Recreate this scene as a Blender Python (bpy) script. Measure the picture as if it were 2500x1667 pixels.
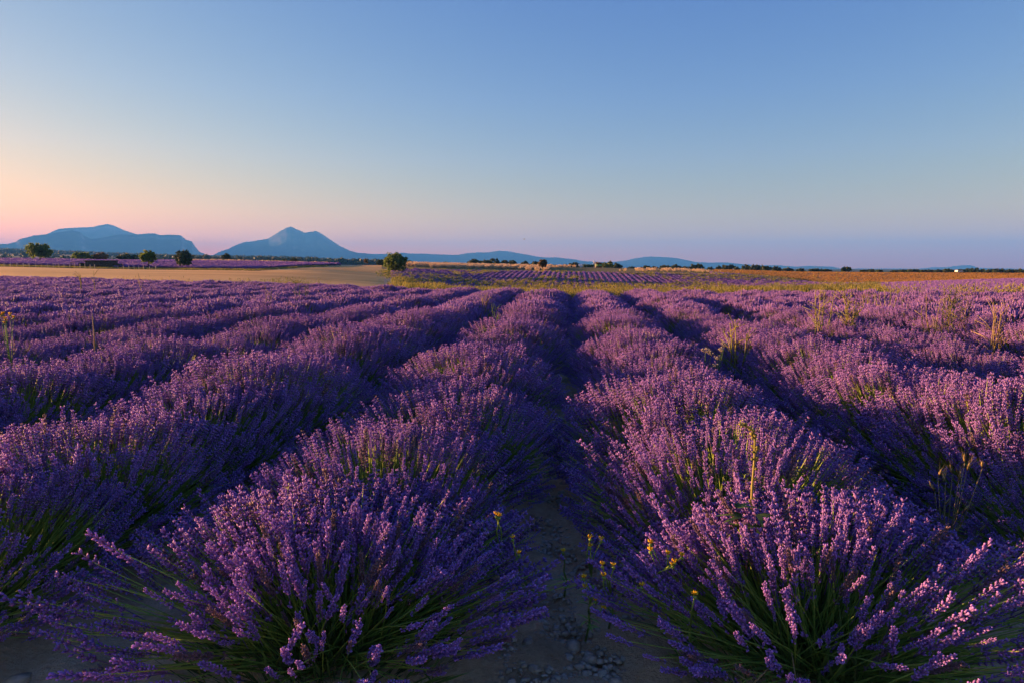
import bpy, math, random
import numpy as np
from mathutils import Vector, Matrix, Euler

# ----------------------------------------------------------------------------
# camera, sky, sun, exposure
# ----------------------------------------------------------------------------
scene = bpy.context.scene
for o in list(bpy.data.objects):
    bpy.data.objects.remove(o, do_unlink=True)
COL = scene.collection
R = math.radians
CAM_H = 1.4                     # eye height above the furrow
PITCH, YAW = 6.1, 4.97          # looking a little down, a little left of the rows
SUN_AZ, SUN_EL = -77.0, 5.4     # degrees from the row direction, above the horizon

EXPOSURE = 3.05                  # evening light: the picture is exposed up
SKY_GRADE = ((1.58, 0.22), (1.14, -1.07), (0.36, -0.78))

cam_data = bpy.data.cameras.new('camera')
cam_data.lens = 24.0
cam_data.sensor_width = 36.0
cam_data.clip_start = 0.05
cam_data.clip_end = 90000.0
cam = bpy.data.objects.new('camera', cam_data)
cam.location = (0, 0, CAM_H)
cam.rotation_euler = (R(90 - PITCH), 0, R(YAW))
COL.objects.link(cam)
scene.camera = cam

world = bpy.data.worlds.new('World')
scene.world = world
world.use_nodes = True
wt = world.node_tree
wt.nodes.clear()
w_out = wt.nodes.new('ShaderNodeOutputWorld')
w_bg = wt.nodes.new('ShaderNodeBackground')
w_sky = wt.nodes.new('ShaderNodeTexSky')
w_sky.sky_type = 'NISHITA'
w_sky.sun_disc = False
w_sky.sun_elevation = R(SUN_EL)
w_sky.sun_rotation = R(SUN_AZ)
w_sky.altitude = 600
w_sky.air_density = 0.9
w_sky.dust_density = 0.2
w_sky.ozone_density = 4.0
w_bg.inputs['Strength'].default_value = 0.15
# the photograph's warm-to-blue balance: a gain and a gamma per channel over the whole sky
w_sep = wt.nodes.new('ShaderNodeSeparateColor')
w_com = wt.nodes.new('ShaderNodeCombineColor')
wt.links.new(w_sky.outputs[0], w_sep.inputs[0])
for ch, (gam, lg) in enumerate(SKY_GRADE):
    n_p = wt.nodes.new('ShaderNodeMath')
    n_p.operation = 'POWER'
    n_p.inputs[1].default_value = gam
    n_m = wt.nodes.new('ShaderNodeMath')
    n_m.operation = 'MULTIPLY'
    n_m.inputs[1].default_value = math.exp(lg) / 0.15 / 2 ** EXPOSURE
    wt.links.new(w_sep.outputs[ch], n_p.inputs[0])
    wt.links.new(n_p.outputs[0], n_m.inputs[0])
    wt.links.new(n_m.outputs[0], w_com.inputs[ch])
# dusty air low over the horizon takes out blue, all the way round
w_geo = wt.nodes.new('ShaderNodeNewGeometry')
w_xyz = wt.nodes.new('ShaderNodeSeparateXYZ')
w_ramp = wt.nodes.new('ShaderNodeValToRGB')
w_abs = wt.nodes.new('ShaderNodeMath')
w_abs.operation = 'ABSOLUTE'
w_mul = wt.nodes.new('ShaderNodeMix')
w_mul.data_type = 'RGBA'
w_mul.blend_type = 'MULTIPLY'
w_mul.inputs[0].default_value = 1.0
el_ = w_ramp.color_ramp.elements
while len(el_) < 5:
    el_.new(0.5)
for e_, (p_, c_) in zip(el_, ((0.0, (0.56, 0.64, 0.30)), (0.035, (0.76, 0.77, 0.36)), (0.075, (0.90, 0.88, 0.54)), (0.15, (0.99, 0.97, 0.88)), (0.23, (1, 1, 1)))):
    e_.position = p_
    e_.color = (*c_, 1)
wt.links.new(w_geo.outputs['Incoming'], w_xyz.inputs[0])
wt.links.new(w_xyz.outputs[2], w_abs.inputs[0])
wt.links.new(w_abs.outputs[0], w_ramp.inputs[0])
wt.links.new(w_com.outputs[0], w_mul.inputs[6])
wt.links.new(w_ramp.outputs[0], w_mul.inputs[7])
wt.links.new(w_mul.outputs[2], w_bg.inputs['Color'])
wt.links.new(w_bg.outputs[0], w_out.inputs['Surface'])

sun_data = bpy.data.lights.new('sun', 'SUN')
sun_data.energy = 5.0
sun_data.angle = R(0.5)
sun_data.color = (1.0, 0.48, 0.19)
sun = bpy.data.objects.new('sun', sun_data)
to_sun = Vector((math.sin(R(SUN_AZ)) * math.cos(R(SUN_EL)), math.cos(R(SUN_AZ)) * math.cos(R(SUN_EL)), math.sin(R(SUN_EL))))
sun.rotation_euler = to_sun.to_track_quat('Z', 'Y').to_euler()
sun.location = (-40, 10, 30)
COL.objects.link(sun)

vs = scene.view_settings
vs.view_transform = 'Standard'
vs.look = 'None'
vs.gamma = 1.0
vs.use_curve_mapping = False
vs.exposure = EXPOSURE
scene.cycles.max_bounces = 5
scene.cycles.diffuse_bounces = 4
scene.cycles.transmission_bounces = 2
scene.cycles.transparent_max_bounces = 4
scene.cycles.volume_bounces = 1
scene.cycles.use_denoising = True
scene.cycles.use_adaptive_sampling = True
scene.cycles.adaptive_threshold = 0.02

HAZE_DENSITY = 8.8e-5
HAZE_COLOR = (0.06, 0.28, 0.87)

# ----------------------------------------------------------------------------
# helpers
# ----------------------------------------------------------------------------
RNG = np.random.default_rng(7)
FOC = 2500 * 24.0 / 36.0
ROT = np.array(Euler((R(90 - PITCH), 0, R(YAW))).to_matrix())


def ray(px, py):
    """Direction of a photograph point (2500 x 1667) in the world."""
    v = np.array([(px - 1250.0) / FOC, (833.5 - py) / FOC, -1.0])
    return ROT @ v


def z_at(px, py, d):
    r = ray(px, py)
    return CAM_H + d * r[2] / math.hypot(r[0], r[1])


def xy_at(px, d, py=656):
    r = ray(px, py)
    h = math.hypot(r[0], r[1])
    return r[0] / h * d, r[1] / h * d


def project(P):
    P = np.atleast_2d(np.asarray(P, float)) - np.array([0, 0, CAM_H])
    c = P @ ROT
    w = np.maximum(-c[:, 2], 1e-6)
    return 1250 + FOC * c[:, 0] / w, 833.5 - FOC * c[:, 1] / w, -c[:, 2]


def col_of(x, y):
    """Photograph column of a horizontal direction, clamped beyond the frame."""
    x = np.asarray(x, float)
    y = np.asarray(y, float)
    c = np.stack([x, y, np.zeros_like(x)], -1) @ ROT
    w = -c[..., 2]
    ang = np.arctan2(c[..., 0], w)
    ang = np.clip(ang, -1.1, 1.1)
    return 1250 + FOC * np.tan(ang) / math.cos(R(PITCH))


def tri(F):
    """Quads or triangles to a triangle array."""
    F = np.asarray(F, np.int64)
    if F.shape[1] == 3:
        return F
    return np.concatenate([F[:, [0, 1, 2]], F[:, [0, 2, 3]]])


def np_mesh(name, V, F, mat=None, attr=None, smooth=False):
    V = np.ascontiguousarray(V, np.float32)
    F = np.ascontiguousarray(F, np.int32)
    n, k = F.shape
    me = bpy.data.meshes.new(name)
    me.vertices.add(len(V))
    me.vertices.foreach_set('co', V.ravel())
    me.loops.add(n * k)
    me.loops.foreach_set('vertex_index', F.ravel())
    me.polygons.add(n)
    me.polygons.foreach_set('loop_start', np.arange(0, n * k, k, dtype=np.int32))
    if attr is not None:
        a = me.attributes.new('tint', 'FLOAT_COLOR', 'POINT')
        c = np.ones((len(V), 4), np.float32)
        c[:, :attr.shape[1]] = attr
        a.data.foreach_set('color', c.ravel())
    me.update(calc_edges=True)
    me.validate()
    if smooth:
        me.polygons.foreach_set('use_smooth', np.ones(n, bool))
    if mat is not None:
        me.materials.append(mat)
    return me


class MB:
    """Collects small shapes, builds them as one mesh."""

    def __init__(self):
        self.v, self.f, self.c, self.n = [], [], [], 0

    def add(self, V, F, c=(0, 0.5, 0.5)):
        V = np.asarray(V, float)
        self.v.append(V)
        self.f.append(tri(F) + self.n)
        c = np.asarray(c, float)
        if c.ndim == 1:
            c = np.tile(c, (len(V), 1))
        self.c.append(c)
        self.n += len(V)
        return self

    def box(self, lo, hi, c=(0, 0.5, 0.5)):
        x0, y0, z0 = lo
        x1, y1, z1 = hi
        V = [(x0, y0, z0), (x1, y0, z0), (x1, y1, z0), (x0, y1, z0), (x0, y0, z1), (x1, y0, z1), (x1, y1, z1), (x0, y1, z1)]
        F = [(0, 3, 2, 1), (4, 5, 6, 7), (0, 1, 5, 4), (1, 2, 6, 5), (2, 3, 7, 6), (3, 0, 4, 7)]
        return self.add(V, F, c)

    def tube(self, pts, rad, sides=6, c=(0, 0.5, 0.5), grad=False):
        pts = np.asarray(pts, float)
        m = len(pts)
        rad = np.broadcast_to(np.asarray(rad, float), (m,))
        t = np.gradient(pts, axis=0)
        t /= np.linalg.norm(t, axis=1)[:, None] + 1e-9
        up = np.where(np.abs(t[:, 2:3]) > 0.9, np.array([[1.0, 0, 0]]), np.array([[0, 0, 1.0]]))
        u = np.cross(t, up)
        u /= np.linalg.norm(u, axis=1)[:, None] + 1e-9
        w = np.cross(t, u)
        a = np.arange(sides) * 2 * math.pi / sides
        V = pts[:, None, :] + rad[:, None, None] * (np.cos(a)[None, :, None] * u[:, None, :] + np.sin(a)[None, :, None] * w[:, None, :])
        V = V.reshape(-1, 3)
        F = []
        for i in range(m - 1):
            for j in range(sides):
                j2 = (j + 1) % sides
                F.append((i * sides + j, i * sides + j2, (i + 1) * sides + j2, (i + 1) * sides + j))
        V = np.concatenate([V, pts[[0, -1]]])
        b0, b1 = len(V) - 2, len(V) - 1
        F = tri(F)
        E = [(b0, (j + 1) % sides, j) for j in range(sides)] + [(b1, (m - 1) * sides + j, (m - 1) * sides + (j + 1) % sides) for j in range(sides)]
        F = np.concatenate([F, np.array(E)])
        cc = np.tile(np.asarray(c, float), (len(V), 1))
        if grad:
            tt = np.repeat(np.linspace(0, 1, m), sides)
            cc[:len(tt), 0] = tt
            cc[b1, 0] = 1
        return self.add(V, F, cc)

    def octa(self, base, axis, length, width, mid=0.55, sides=4, c0=0.0, c1=0.6, g=0.5, flat=1.0):
        base = np.asarray(base, float)
        axis = np.asarray(axis, float) / np.linalg.norm(axis)
        up = np.array([0, 0, 1.0]) if abs(axis[2]) < 0.9 else np.array([1.0, 0, 0])
        u = np.cross(axis, up)
        u /= np.linalg.norm(u)
        w = np.cross(axis, u)
        V = [base]
        for j in range(sides):
            a = 2 * math.pi * j / sides
            V.append(base + axis * length * mid + width * (math.cos(a) * u + flat * math.sin(a) * w))
        V.append(base + axis * length)
        F = [(0, 1 + (j + 1) % sides, 1 + j) for j in range(sides)] + [(sides + 1, 1 + j, 1 + (j + 1) % sides) for j in range(sides)]
        c = [(c0, g, 0.5)] + [((c0 + c1) / 2, g, 0.5)] * sides + [(c1, g, 0.5)]
        return self.add(V, F, np.array(c))

    def blade(self, base, direction, length, width, bend=0.2, segs=3, c=(0, 0.5, 0.5), rng=random):
        base = np.asarray(base, float)
        d = np.asarray(direction, float)
        d = d / np.linalg.norm(d)
        side = np.cross(d, [0, 0, 1.0])
        if np.linalg.norm(side) < 0.1:
            a = rng.random() * 6.28
            side = np.array([math.cos(a), math.sin(a), 0.0])
        side /= np.linalg.norm(side)
        V, C = [], []
        for i in range(segs + 1):
            t = i / segs
            p = base + d * length * t + np.array([0, 0, -bend * length * t * t]) + np.array([d[0], d[1], 0]) * bend * 0.6 * length * t * t
            w = width * (1 - t) ** 0.6 * (0.6 + 0.8 * min(t * 3, 1) * 0.5)
            V += [p - side * w, p + side * w]
            C += [(t, c[1], c[2])] * 2
        F = [(2 * i, 2 * i + 1, 2 * i + 3, 2 * i + 2) for i in range(segs)]
        return self.add(V, F, np.array(C))

    def arrays(self):
        return np.concatenate(self.v), np.concatenate(self.f), np.concatenate(self.c)

    def mesh(self, name, mat, smooth=False):
        V, F, C = self.arrays()
        return np_mesh(name, V, F, mat, C, smooth)

    def build(self, name, mat, parent=None, smooth=False, kind=None, label=None):
        return link(name, self.mesh(name, mat, smooth), parent, kind, label)


def link(name, me, parent=None, kind=None, label=None):
    o = bpy.data.objects.new(name, me)
    COL.objects.link(o)
    if parent is not None:
        o.parent = parent
    if kind:
        o['kind'] = kind
    if label:
        o['label'] = label
    return o


def tag(o, label, cat, group=None, kind=None):
    o['label'] = label
    o['category'] = cat
    if group:
        o['group'] = group
    if kind:
        o['kind'] = kind
    return o


def thing(name, label, cat, loc=(0, 0, 0), rz=0.0, group=None, scale=1.0):
    o = bpy.data.objects.new(name, None)
    o.empty_display_size = 0.1
    o.location = loc
    o.rotation_euler = (0, 0, rz)
    o.scale = (scale, scale, scale) if np.isscalar(scale) else scale
    COL.objects.link(o)
    return tag(o, label, cat, group)


def structure(name, me):
    return link(name, me, None, 'structure')


def mat_new(name):
    m = bpy.data.materials.new(name)
    m.use_nodes = True
    nt = m.node_tree
    nt.nodes.clear()
    out = nt.nodes.new('ShaderNodeOutputMaterial')
    return m, nt, out


def N(nt, kind, **kw):
    n = nt.nodes.new(kind)
    for k, v in kw.items():
        if k in n.inputs:
            n.inputs[k].default_value = v
        else:
            setattr(n, k, v)
    return n


def ramp(nt, fac, stops):
    n = nt.nodes.new('ShaderNodeValToRGB')
    el = n.color_ramp.elements
    while len(el) < len(stops):
        el.new(0.5)
    for e, (p, c) in zip(el, stops):
        e.position = p
        e.color = (c[0], c[1], c[2], 1)
    nt.links.new(fac, n.inputs[0])
    return n


def mixc(nt, fac, a, b, mode='MIX'):
    n = nt.nodes.new('ShaderNodeMix')
    n.data_type = 'RGBA'
    n.blend_type = mode
    for sock, v in ((n.inputs[0], fac), (n.inputs[6], a), (n.inputs[7], b)):
        if hasattr(v, 'is_linked'):
            nt.links.new(v, sock)
        elif sock is n.inputs[0]:
            sock.default_value = v
        else:
            sock.default_value = (v[0], v[1], v[2], 1)
    return n.outputs[2]


def maths(nt, op, a, b=0.0, c=0.0):
    n = nt.nodes.new('ShaderNodeMath')
    n.operation = op
    for sock, v in zip(n.inputs, (a, b, c)):
        if hasattr(v, 'is_linked'):
            nt.links.new(v, sock)
        else:
            sock.default_value = v
    return n.outputs[0]


def plant_mat(name, stops_c, stops_dark, transl=0.35, rough=0.6, spec=0.25, faded=None):
    """Leaf or petal: tint.r runs along the piece, tint.g is its own random tone."""
    m, nt, out = mat_new(name)
    at = N(nt, 'ShaderNodeAttribute', attribute_name='tint')
    sp = N(nt, 'ShaderNodeSeparateColor')
    nt.links.new(at.outputs['Color'], sp.inputs[0])
    oi = N(nt, 'ShaderNodeObjectInfo')
    r1 = ramp(nt, sp.outputs[0], stops_c)
    r2 = ramp(nt, sp.outputs[0], stops_dark)
    mixf = maths(nt, 'ADD', maths(nt, 'MULTIPLY', sp.outputs[1], 0.75), maths(nt, 'MULTIPLY', oi.outputs['Random'], 0.25))
    col = mixc(nt, mixf, r2.outputs[0], r1.outputs[0])
    if faded:
        col = mixc(nt, maths(nt, 'GREATER_THAN', sp.outputs[2], 0.9), col, faded)
    p = N(nt, 'ShaderNodeBsdfPrincipled', Roughness=rough)
    p.inputs['Specular IOR Level'].default_value = spec
    nt.links.new(col, p.inputs['Base Color'])
    if transl > 0:
        t = N(nt, 'ShaderNodeBsdfTranslucent')
        nt.links.new(col, t.inputs['Color'])
        mx = N(nt, 'ShaderNodeMixShader', Fac=transl)
        nt.links.new(p.outputs[0], mx.inputs[1])
        nt.links.new(t.outputs[0], mx.inputs[2])
        nt.links.new(mx.outputs[0], out.inputs['Surface'])
    else:
        nt.links.new(p.outputs[0], out.inputs['Surface'])
    return m


def noise(nt, scale, detail=4, rough=0.55, vec=None, dist=0.0):
    n = N(nt, 'ShaderNodeTexNoise', Scale=scale, Detail=detail, Roughness=rough, Distortion=dist)
    if vec is not None:
        nt.links.new(vec, n.inputs['Vector'])
    return n


def ground_mat(name, stops, scale, bump=0.3, fine=20.0, bump_d=0.05, stretch=None, rough=0.95, over=None):
    m, nt, out = mat_new(name)
    tc = N(nt, 'ShaderNodeNewGeometry')
    vec = tc.outputs['Position']
    if stretch:
        mp = N(nt, 'ShaderNodeMapping')
        mp.inputs['Rotation'].default_value = (0, 0, stretch[2])
        mp.inputs['Scale'].default_value = (stretch[0], stretch[1], 1)
        nt.links.new(vec, mp.inputs['Vector'])
        vec = mp.outputs[0]
    n1 = noise(nt, scale, 6, 0.6, vec)
    n2 = noise(nt, fine, 5, 0.65, vec)
    f = maths(nt, 'ADD', maths(nt, 'MULTIPLY', n1.outputs[0], 0.6), maths(nt, 'MULTIPLY', n2.outputs[0], 0.4))
    cr = ramp(nt, f, stops)
    col = cr.outputs[0]
    if over:
        n3 = noise(nt, over[0], 4, 0.6)
        nt.links.new(tc.outputs['Position'], n3.inputs['Vector'])
        rr = ramp(nt, n3.outputs[0], [(over[1], (0, 0, 0)), (over[2], (1, 1, 1))])
        col = mixc(nt, rr.outputs[0], col, over[3])
    p = N(nt, 'ShaderNodeBsdfPrincipled', Roughness=rough)
    p.inputs['Specular IOR Level'].default_value = 0.1
    nt.links.new(col, p.inputs['Base Color'])
    if bump > 0:
        b = N(nt, 'ShaderNodeBump', Strength=bump, Distance=bump_d)
        nt.links.new(f, b.inputs['Height'])
        nt.links.new(b.outputs[0], p.inputs['Normal'])
    nt.links.new(p.outputs[0], out.inputs['Surface'])
    return m


def plain_mat(name, col, rough=0.7, var=0.25, scale=8.0):
    return ground_mat(name, [(0.3, [c * (1 - var) for c in col]), (0.7, [min(1, c * (1 + var)) for c in col])], scale, 0.2, scale * 5, 0.01, rough=rough)


M = {}
M['flower'] = plant_mat('lavender_flower',
                        [(0.0, (0.32, 0.21, 0.48)), (0.45, (0.47, 0.275, 0.73)), (1.0, (0.60, 0.39, 0.90))],
                        [(0.0, (0.19, 0.12, 0.33)), (0.45, (0.29, 0.16, 0.54)), (1.0, (0.40, 0.23, 0.74))], 0.42, faded=(0.22, 0.155, 0.20))
M['stem'] = plant_mat('lavender_stem',
                      [(0.0, (0.18, 0.25, 0.05)), (0.5, (0.32, 0.50, 0.08)), (1.0, (0.42, 0.54, 0.11))],
                      [(0.0, (0.09, 0.13, 0.03)), (0.5, (0.17, 0.30, 0.05)), (1.0, (0.25, 0.36, 0.07))], 0.2)
M['leaf'] = plant_mat('lavender_leaf',
                      [(0.0, (0.11, 0.15, 0.04)), (1.0, (0.22, 0.36, 0.07))],
                      [(0.0, (0.03, 0.04, 0.02)), (1.0, (0.05, 0.09, 0.035))], 0.25)
M['soil'] = ground_mat('soil', [(0.25, (0.30, 0.18, 0.09)), (0.5, (0.54, 0.35, 0.19)), (0.75, (0.68, 0.50, 0.32))], 3.5, 1.0, 40.0, 0.06)
M['stubble'] = ground_mat('stubble', [(0.32, (0.40, 0.21, 0.06)), (0.5, (0.60, 0.36, 0.12)), (0.68, (0.80, 0.54, 0.22))], 0.22, 0.6, 1.3, 0.25, stretch=(0.06, 1.0, 0.15))
M['fallow'] = ground_mat('fallow', [(0.25, (0.22, 0.10, 0.025)), (0.5, (0.36, 0.18, 0.045)), (0.75, (0.48, 0.27, 0.08))], 0.15, 0.8, 0.9, 0.5, stretch=(0.3, 1.0, -0.1))
M['verge'] = ground_mat('verge', [(0.3, (0.10, 0.09, 0.03)), (0.7, (0.24, 0.20, 0.07))], 0.8, 0.6, 6.0, 0.1)
M['plain'] = ground_mat('plain', [(0.38, (0.025, 0.045, 0.022)), (0.52, (0.05, 0.08, 0.035)), (0.62, (0.20, 0.17, 0.10)), (0.7, (0.12, 0.13, 0.06))], 0.0011, 0.5, 0.02, 4.0, stretch=(1.0, 2.2, 0.5))
M['bark'] = plain_mat('bark', (0.09, 0.065, 0.045), 0.9)
M['weed'] = plant_mat('weed', [(0.0, (0.14, 0.18, 0.035)), (1.0, (0.42, 0.38, 0.11))], [(0.0, (0.08, 0.11, 0.02)), (1.0, (0.25, 0.25, 0.06))], 0.35)
M['green_weed'] = plant_mat('green_weed', [(0.0, (0.06, 0.12, 0.025)), (1.0, (0.14, 0.24, 0.05))], [(0.0, (0.03, 0.07, 0.015)), (1.0, (0.07, 0.14, 0.03))], 0.35)
M['dry'] = plant_mat('dry_grass', [(0.0, (0.26, 0.21, 0.08)), (1.0, (0.44, 0.36, 0.18))], [(0.0, (0.16, 0.14, 0.05)), (1.0, (0.30, 0.23, 0.11))], 0.3)
M['brown'] = plant_mat('brown_growth', [(0.0, (0.28, 0.15, 0.03)), (1.0, (0.46, 0.28, 0.08))], [(0.0, (0.17, 0.09, 0.02)), (1.0, (0.30, 0.17, 0.045))], 0.3)
M['plume'] = plant_mat('plume_grass', [(0.0, (0.50, 0.38, 0.20)), (1.0, (0.80, 0.66, 0.46))], [(0.0, (0.34, 0.25, 0.12)), (1.0, (0.62, 0.48, 0.30))], 0.35)
M['yellow'] = plant_mat('yellow_petal', [(0.0, (0.88, 0.50, 0.015)), (1.0, (0.92, 0.64, 0.02))], [(0.0, (0.82, 0.42, 0.01)), (1.0, (0.90, 0.54, 0.015))], 0.2)
M['white_petal'] = plant_mat('white_petal', [(0.0, (0.26, 0.25, 0.19)), (1.0, (0.42, 0.38, 0.33))], [(0.0, (0.14, 0.14, 0.1)), (1.0, (0.26, 0.23, 0.2))], 0.2)

# ----------------------------------------------------------------------------
# terrain: a nearly level field that breaks away, dips and rises again
# ----------------------------------------------------------------------------
# for photograph columns: (distance, photograph row of the ground there)
PROFILE = {
    -700: (120, [(150, 676), (210, 662), (290, 652), (420, 634), (470, 637), (1500, 633), (5000, 607), (9000, 606)]),
    0: (80, [(110, 674), (180, 661), (250, 651), (400, 634), (450, 637), (1500, 634), (5000, 611), (9000, 610)]),
    430: (47, [(75, 692), (150, 676), (220, 660), (330, 638), (400, 641), (1500, 641), (5000, 627), (9000, 626)]),
    620: (42, [(70, 698), (120, 688), (150, 679), (200, 663), (330, 640), (400, 643), (1500, 645), (5000, 630), (9000, 630)]),
    760: (37, [(65, 703), (120, 696), (150, 686), (230, 650), (300, 644), (360, 647), (1500, 648), (5000, 634), (9000, 634)]),
    900: (32, [(65, 709), (120, 702), (150, 692), (190, 671), (260, 648), (330, 650), (1500, 651), (5000, 640), (9000, 640)]),
    1000: (30, [(65, 714), (120, 708), (150, 701), (190, 676), (228, 660), (262, 652), (300, 648), (350, 650), (1500, 652), (5000, 645), (9000, 645)]),
    1150: (27, [(65, 723), (120, 717), (150, 713), (165, 709), (226, 668), (262, 658), (300, 649.5), (350, 652), (1500, 656), (5000, 650), (9000, 650)]),
    1400: (25, [(65, 728), (110, 724), (150, 720), (165, 715), (229, 668), (265, 659), (310, 653.5), (370, 656), (1500, 660), (5000, 655), (9000, 655)]),
    1700: (25, [(65, 728), (110, 724), (150, 720), (165, 715), (229, 675), (265, 665), (320, 657.5), (380, 660), (1500, 661), (5000, 657), (9000, 657)]),
    1950: (26, [(65, 728), (120, 717), (160, 711), (190, 703), (229, 690), (290, 673), (350, 663), (420, 665), (1500, 663), (5000, 659), (9000, 658)]),
    2150: (27, [(65, 728), (120, 716), (165, 703), (210, 695), (290, 676), (350, 664), (420, 666), (1500, 664), (5000, 660), (9000, 659)]),
    2500: (29, [(65, 726), (120, 710), (165, 694), (215, 685), (290, 677), (350, 668), (420, 670), (1500, 667), (5000, 662), (9000, 660)]),
    3200: (35, [(70, 722), (120, 706), (180, 690), (220, 683), (290, 677), (350, 668), (420, 670), (1500, 667), (5000, 662), (9000, 660)]),
}
LOGD = np.linspace(math.log(0.3), math.log(30000), 900)
DG = np.exp(LOGD)
T_COLS = np.array(sorted(PROFILE))
T_TAB = []
for px in T_COLS:
    edge, pts = PROFILE[px]
    d = [0.1, edge * 0.9, edge] + [p[0] for p in pts] + [30000]
    z = [0.0, 0.0, -0.05] + [z_at(px, p[1], p[0]) for p in pts]
    z.append(z[-1])
    zz = np.interp(DG, d, z)
    k = np.hanning(25)
    k /= k.sum()
    zz = np.convolve(np.pad(zz, 12, mode='edge'), k, mode='valid')
    T_TAB.append(zz)
T_TAB = np.array(T_TAB)
T_KEYS = T_COLS
T_COLS = np.arange(-700, 3201, 20)
T_TAB = np.stack([np.interp(T_COLS, T_KEYS, T_TAB[:, j]) for j in range(T_TAB.shape[1])], 1)
k = np.hanning(11)[1:-1]
k /= k.sum()
T_TAB = np.stack([np.convolve(np.pad(T_TAB[:, j], 4, mode='edge'), k, mode='valid') for j in range(T_TAB.shape[1])], 1)
EDGE = (T_KEYS, np.array([PROFILE[p][0] for p in T_KEYS], float))


def terrain(x, y):
    x = np.asarray(x, float)
    y = np.asarray(y, float)
    d = np.hypot(x, y)
    px = col_of(x, y)
    ci = np.clip(np.interp(px, T_COLS, np.arange(len(T_COLS))), 0, len(T_COLS) - 1.0001)
    di = np.clip((np.log(np.maximum(d, 0.31)) - LOGD[0]) / (LOGD[1] - LOGD[0]), 0, len(LOGD) - 1.0001)
    c0, d0 = ci.astype(int), di.astype(int)
    cf, df = ci - c0, di - d0
    z = (T_TAB[c0, d0] * (1 - cf) * (1 - df) + T_TAB[c0 + 1, d0] * cf * (1 - df)
         + T_TAB[c0, d0 + 1] * (1 - cf) * df + T_TAB[c0 + 1, d0 + 1] * cf * df)
    far = np.clip((d - 60) / 200, 0, 1)
    z = z + far * 0.12 * (np.sin(x * 0.071 + y * 0.043) + np.sin(x * 0.033 - y * 0.061 + 2))
    vfar = np.clip((d - 1500) / 2500, 0, 1)
    z = z + vfar * 5.0 * (np.sin(x * 0.0021 + 1) * np.sin(y * 0.0017) + 0.5 * np.sin(x * 0.0053 + y * 0.0047))
    return z


ROW, ROW0 = 1.65, -0.02
near = np.linspace(-300, 2800, 600)
az_in = np.array([math.atan2(*xy_at(p, 1.0)) for p in near])
az_out = np.linspace(az_in[-1], az_in[0] + 2 * math.pi, 70)[1:-1]
AZ = np.concatenate([az_in, az_out])
RD = np.exp(np.linspace(math.log(0.4), math.log(19500), 255))
AA, DD = np.meshgrid(AZ, RD, indexing='ij')
GX, GY = np.sin(AA) * DD, np.cos(AA) * DD
GZ = terrain(GX, GY)
# low ridge under each row, furrow between, only where rows are close
rowness = np.cos((GX - ROW0) / ROW * 2 * math.pi)
GZ = GZ - 0.03 * rowness * np.clip((30 - DD) / 20, 0, 1)
GZ = GZ + np.clip((14 - DD) / 10, 0, 1) * 0.012 * (np.sin(GX * 17 + GY * 9) + np.sin(GX * 11 - GY * 23 + 1.3))
na, nd = GX.shape
GV = np.stack([GX, GY, GZ], -1).reshape(-1, 3)
ii, jj = np.meshgrid(np.arange(na), np.arange(nd - 1), indexing='ij')
i2 = (ii + 1) % na
GF = np.stack([ii * nd + jj, ii * nd + jj + 1, i2 * nd + jj + 1, i2 * nd + jj], -1).reshape(-1, 4)
fc = GV[GF].mean(1)
f_px = col_of(fc[:, 0], fc[:, 1])
f_d = np.hypot(fc[:, 0], fc[:, 1])


def curve(px, xs, ys):
    return np.interp(px, xs, ys)


W_TOP = ([-800, 0, 430, 620, 700, 760, 830, 900, 960], [290, 250, 222, 200, 216, 232, 252, 275, 280])
B_LOW = ([1740, 1800, 1900, 2000, 2150, 2500, 3300], [268, 264, 256, 222, 212, 219, 240])


def region(px, d):
    """0 lavender soil, 1 stubble, 2 fallow, 3 valley plain, 4 grass verge."""
    edge = np.interp(px, *EDGE)
    r = np.zeros(px.shape, int)
    r[(d > edge * 1.02) & (d < edge + 9)] = 4
    wt_ = np.interp(px, *W_TOP)
    r[(px < 935) & (d > edge + 4) & (d < wt_)] = 1
    r[(px < 830) & (d >= wt_) & (d < wt_ * 1.04)] = 4
    bl = np.interp(px, *B_LOW)
    r[(px > 1740) & (d > bl) & (d < 460)] = 2
    r[(px > 1740) & (d > bl * 0.97) & (d <= bl)] = 4
    r[(px > 930) & (px <= 1740) & (d > 238) & (d < 460)] = 4
    r[d > 440] = 3
    r[(d > 430) & (px < 930)] = 3
    return r


f_reg = region(f_px, f_d)
for code, nm, mt in ((0, 'ground', M['soil']), (1, 'stubble_field', M['stubble']), (2, 'fallow_field', M['fallow']), (3, 'valley_plain', M['plain']), (4, 'grass_verge', M['verge'])):
    sel = GF[f_reg == code]
    if code == 0:
        cen = len(GV)
        GV = np.concatenate([GV, [[0, 0, 0.0]]])
        fan = np.array([(cen, i * nd, ((i + 1) % na) * nd) for i in range(na)])
        tris = np.concatenate([tri(sel), fan])
    else:
        tris = tri(sel)
    u, inv = np.unique(tris, return_inverse=True)
    structure(nm, np_mesh(nm, GV[u], inv.reshape(-1, 3)[:, ::-1], mt, smooth=True))

# ----------------------------------------------------------------------------
# mountains, real heightfields kilometres away
# ----------------------------------------------------------------------------


def fbm(x, y, seed, octaves=5, ridged=False):
    rs = np.random.default_rng(seed)
    v = np.zeros_like(x)
    amp, f = 1.0, 1.0
    for _ in range(octaves):
        for _k in range(3):
            a = rs.random() * math.pi * 2
            ph = rs.random() * 10
            s = np.sin((x * math.cos(a) + y * math.sin(a)) * f + ph + 1.3 * np.sin((x * math.sin(a) - y * math.cos(a)) * f * 0.7 + ph * 2))
            v += amp * ((1 - np.abs(s)) * 2 - 1 if ridged else s) / 3
        amp *= 0.52
        f *= 2.03
    return v


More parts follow.
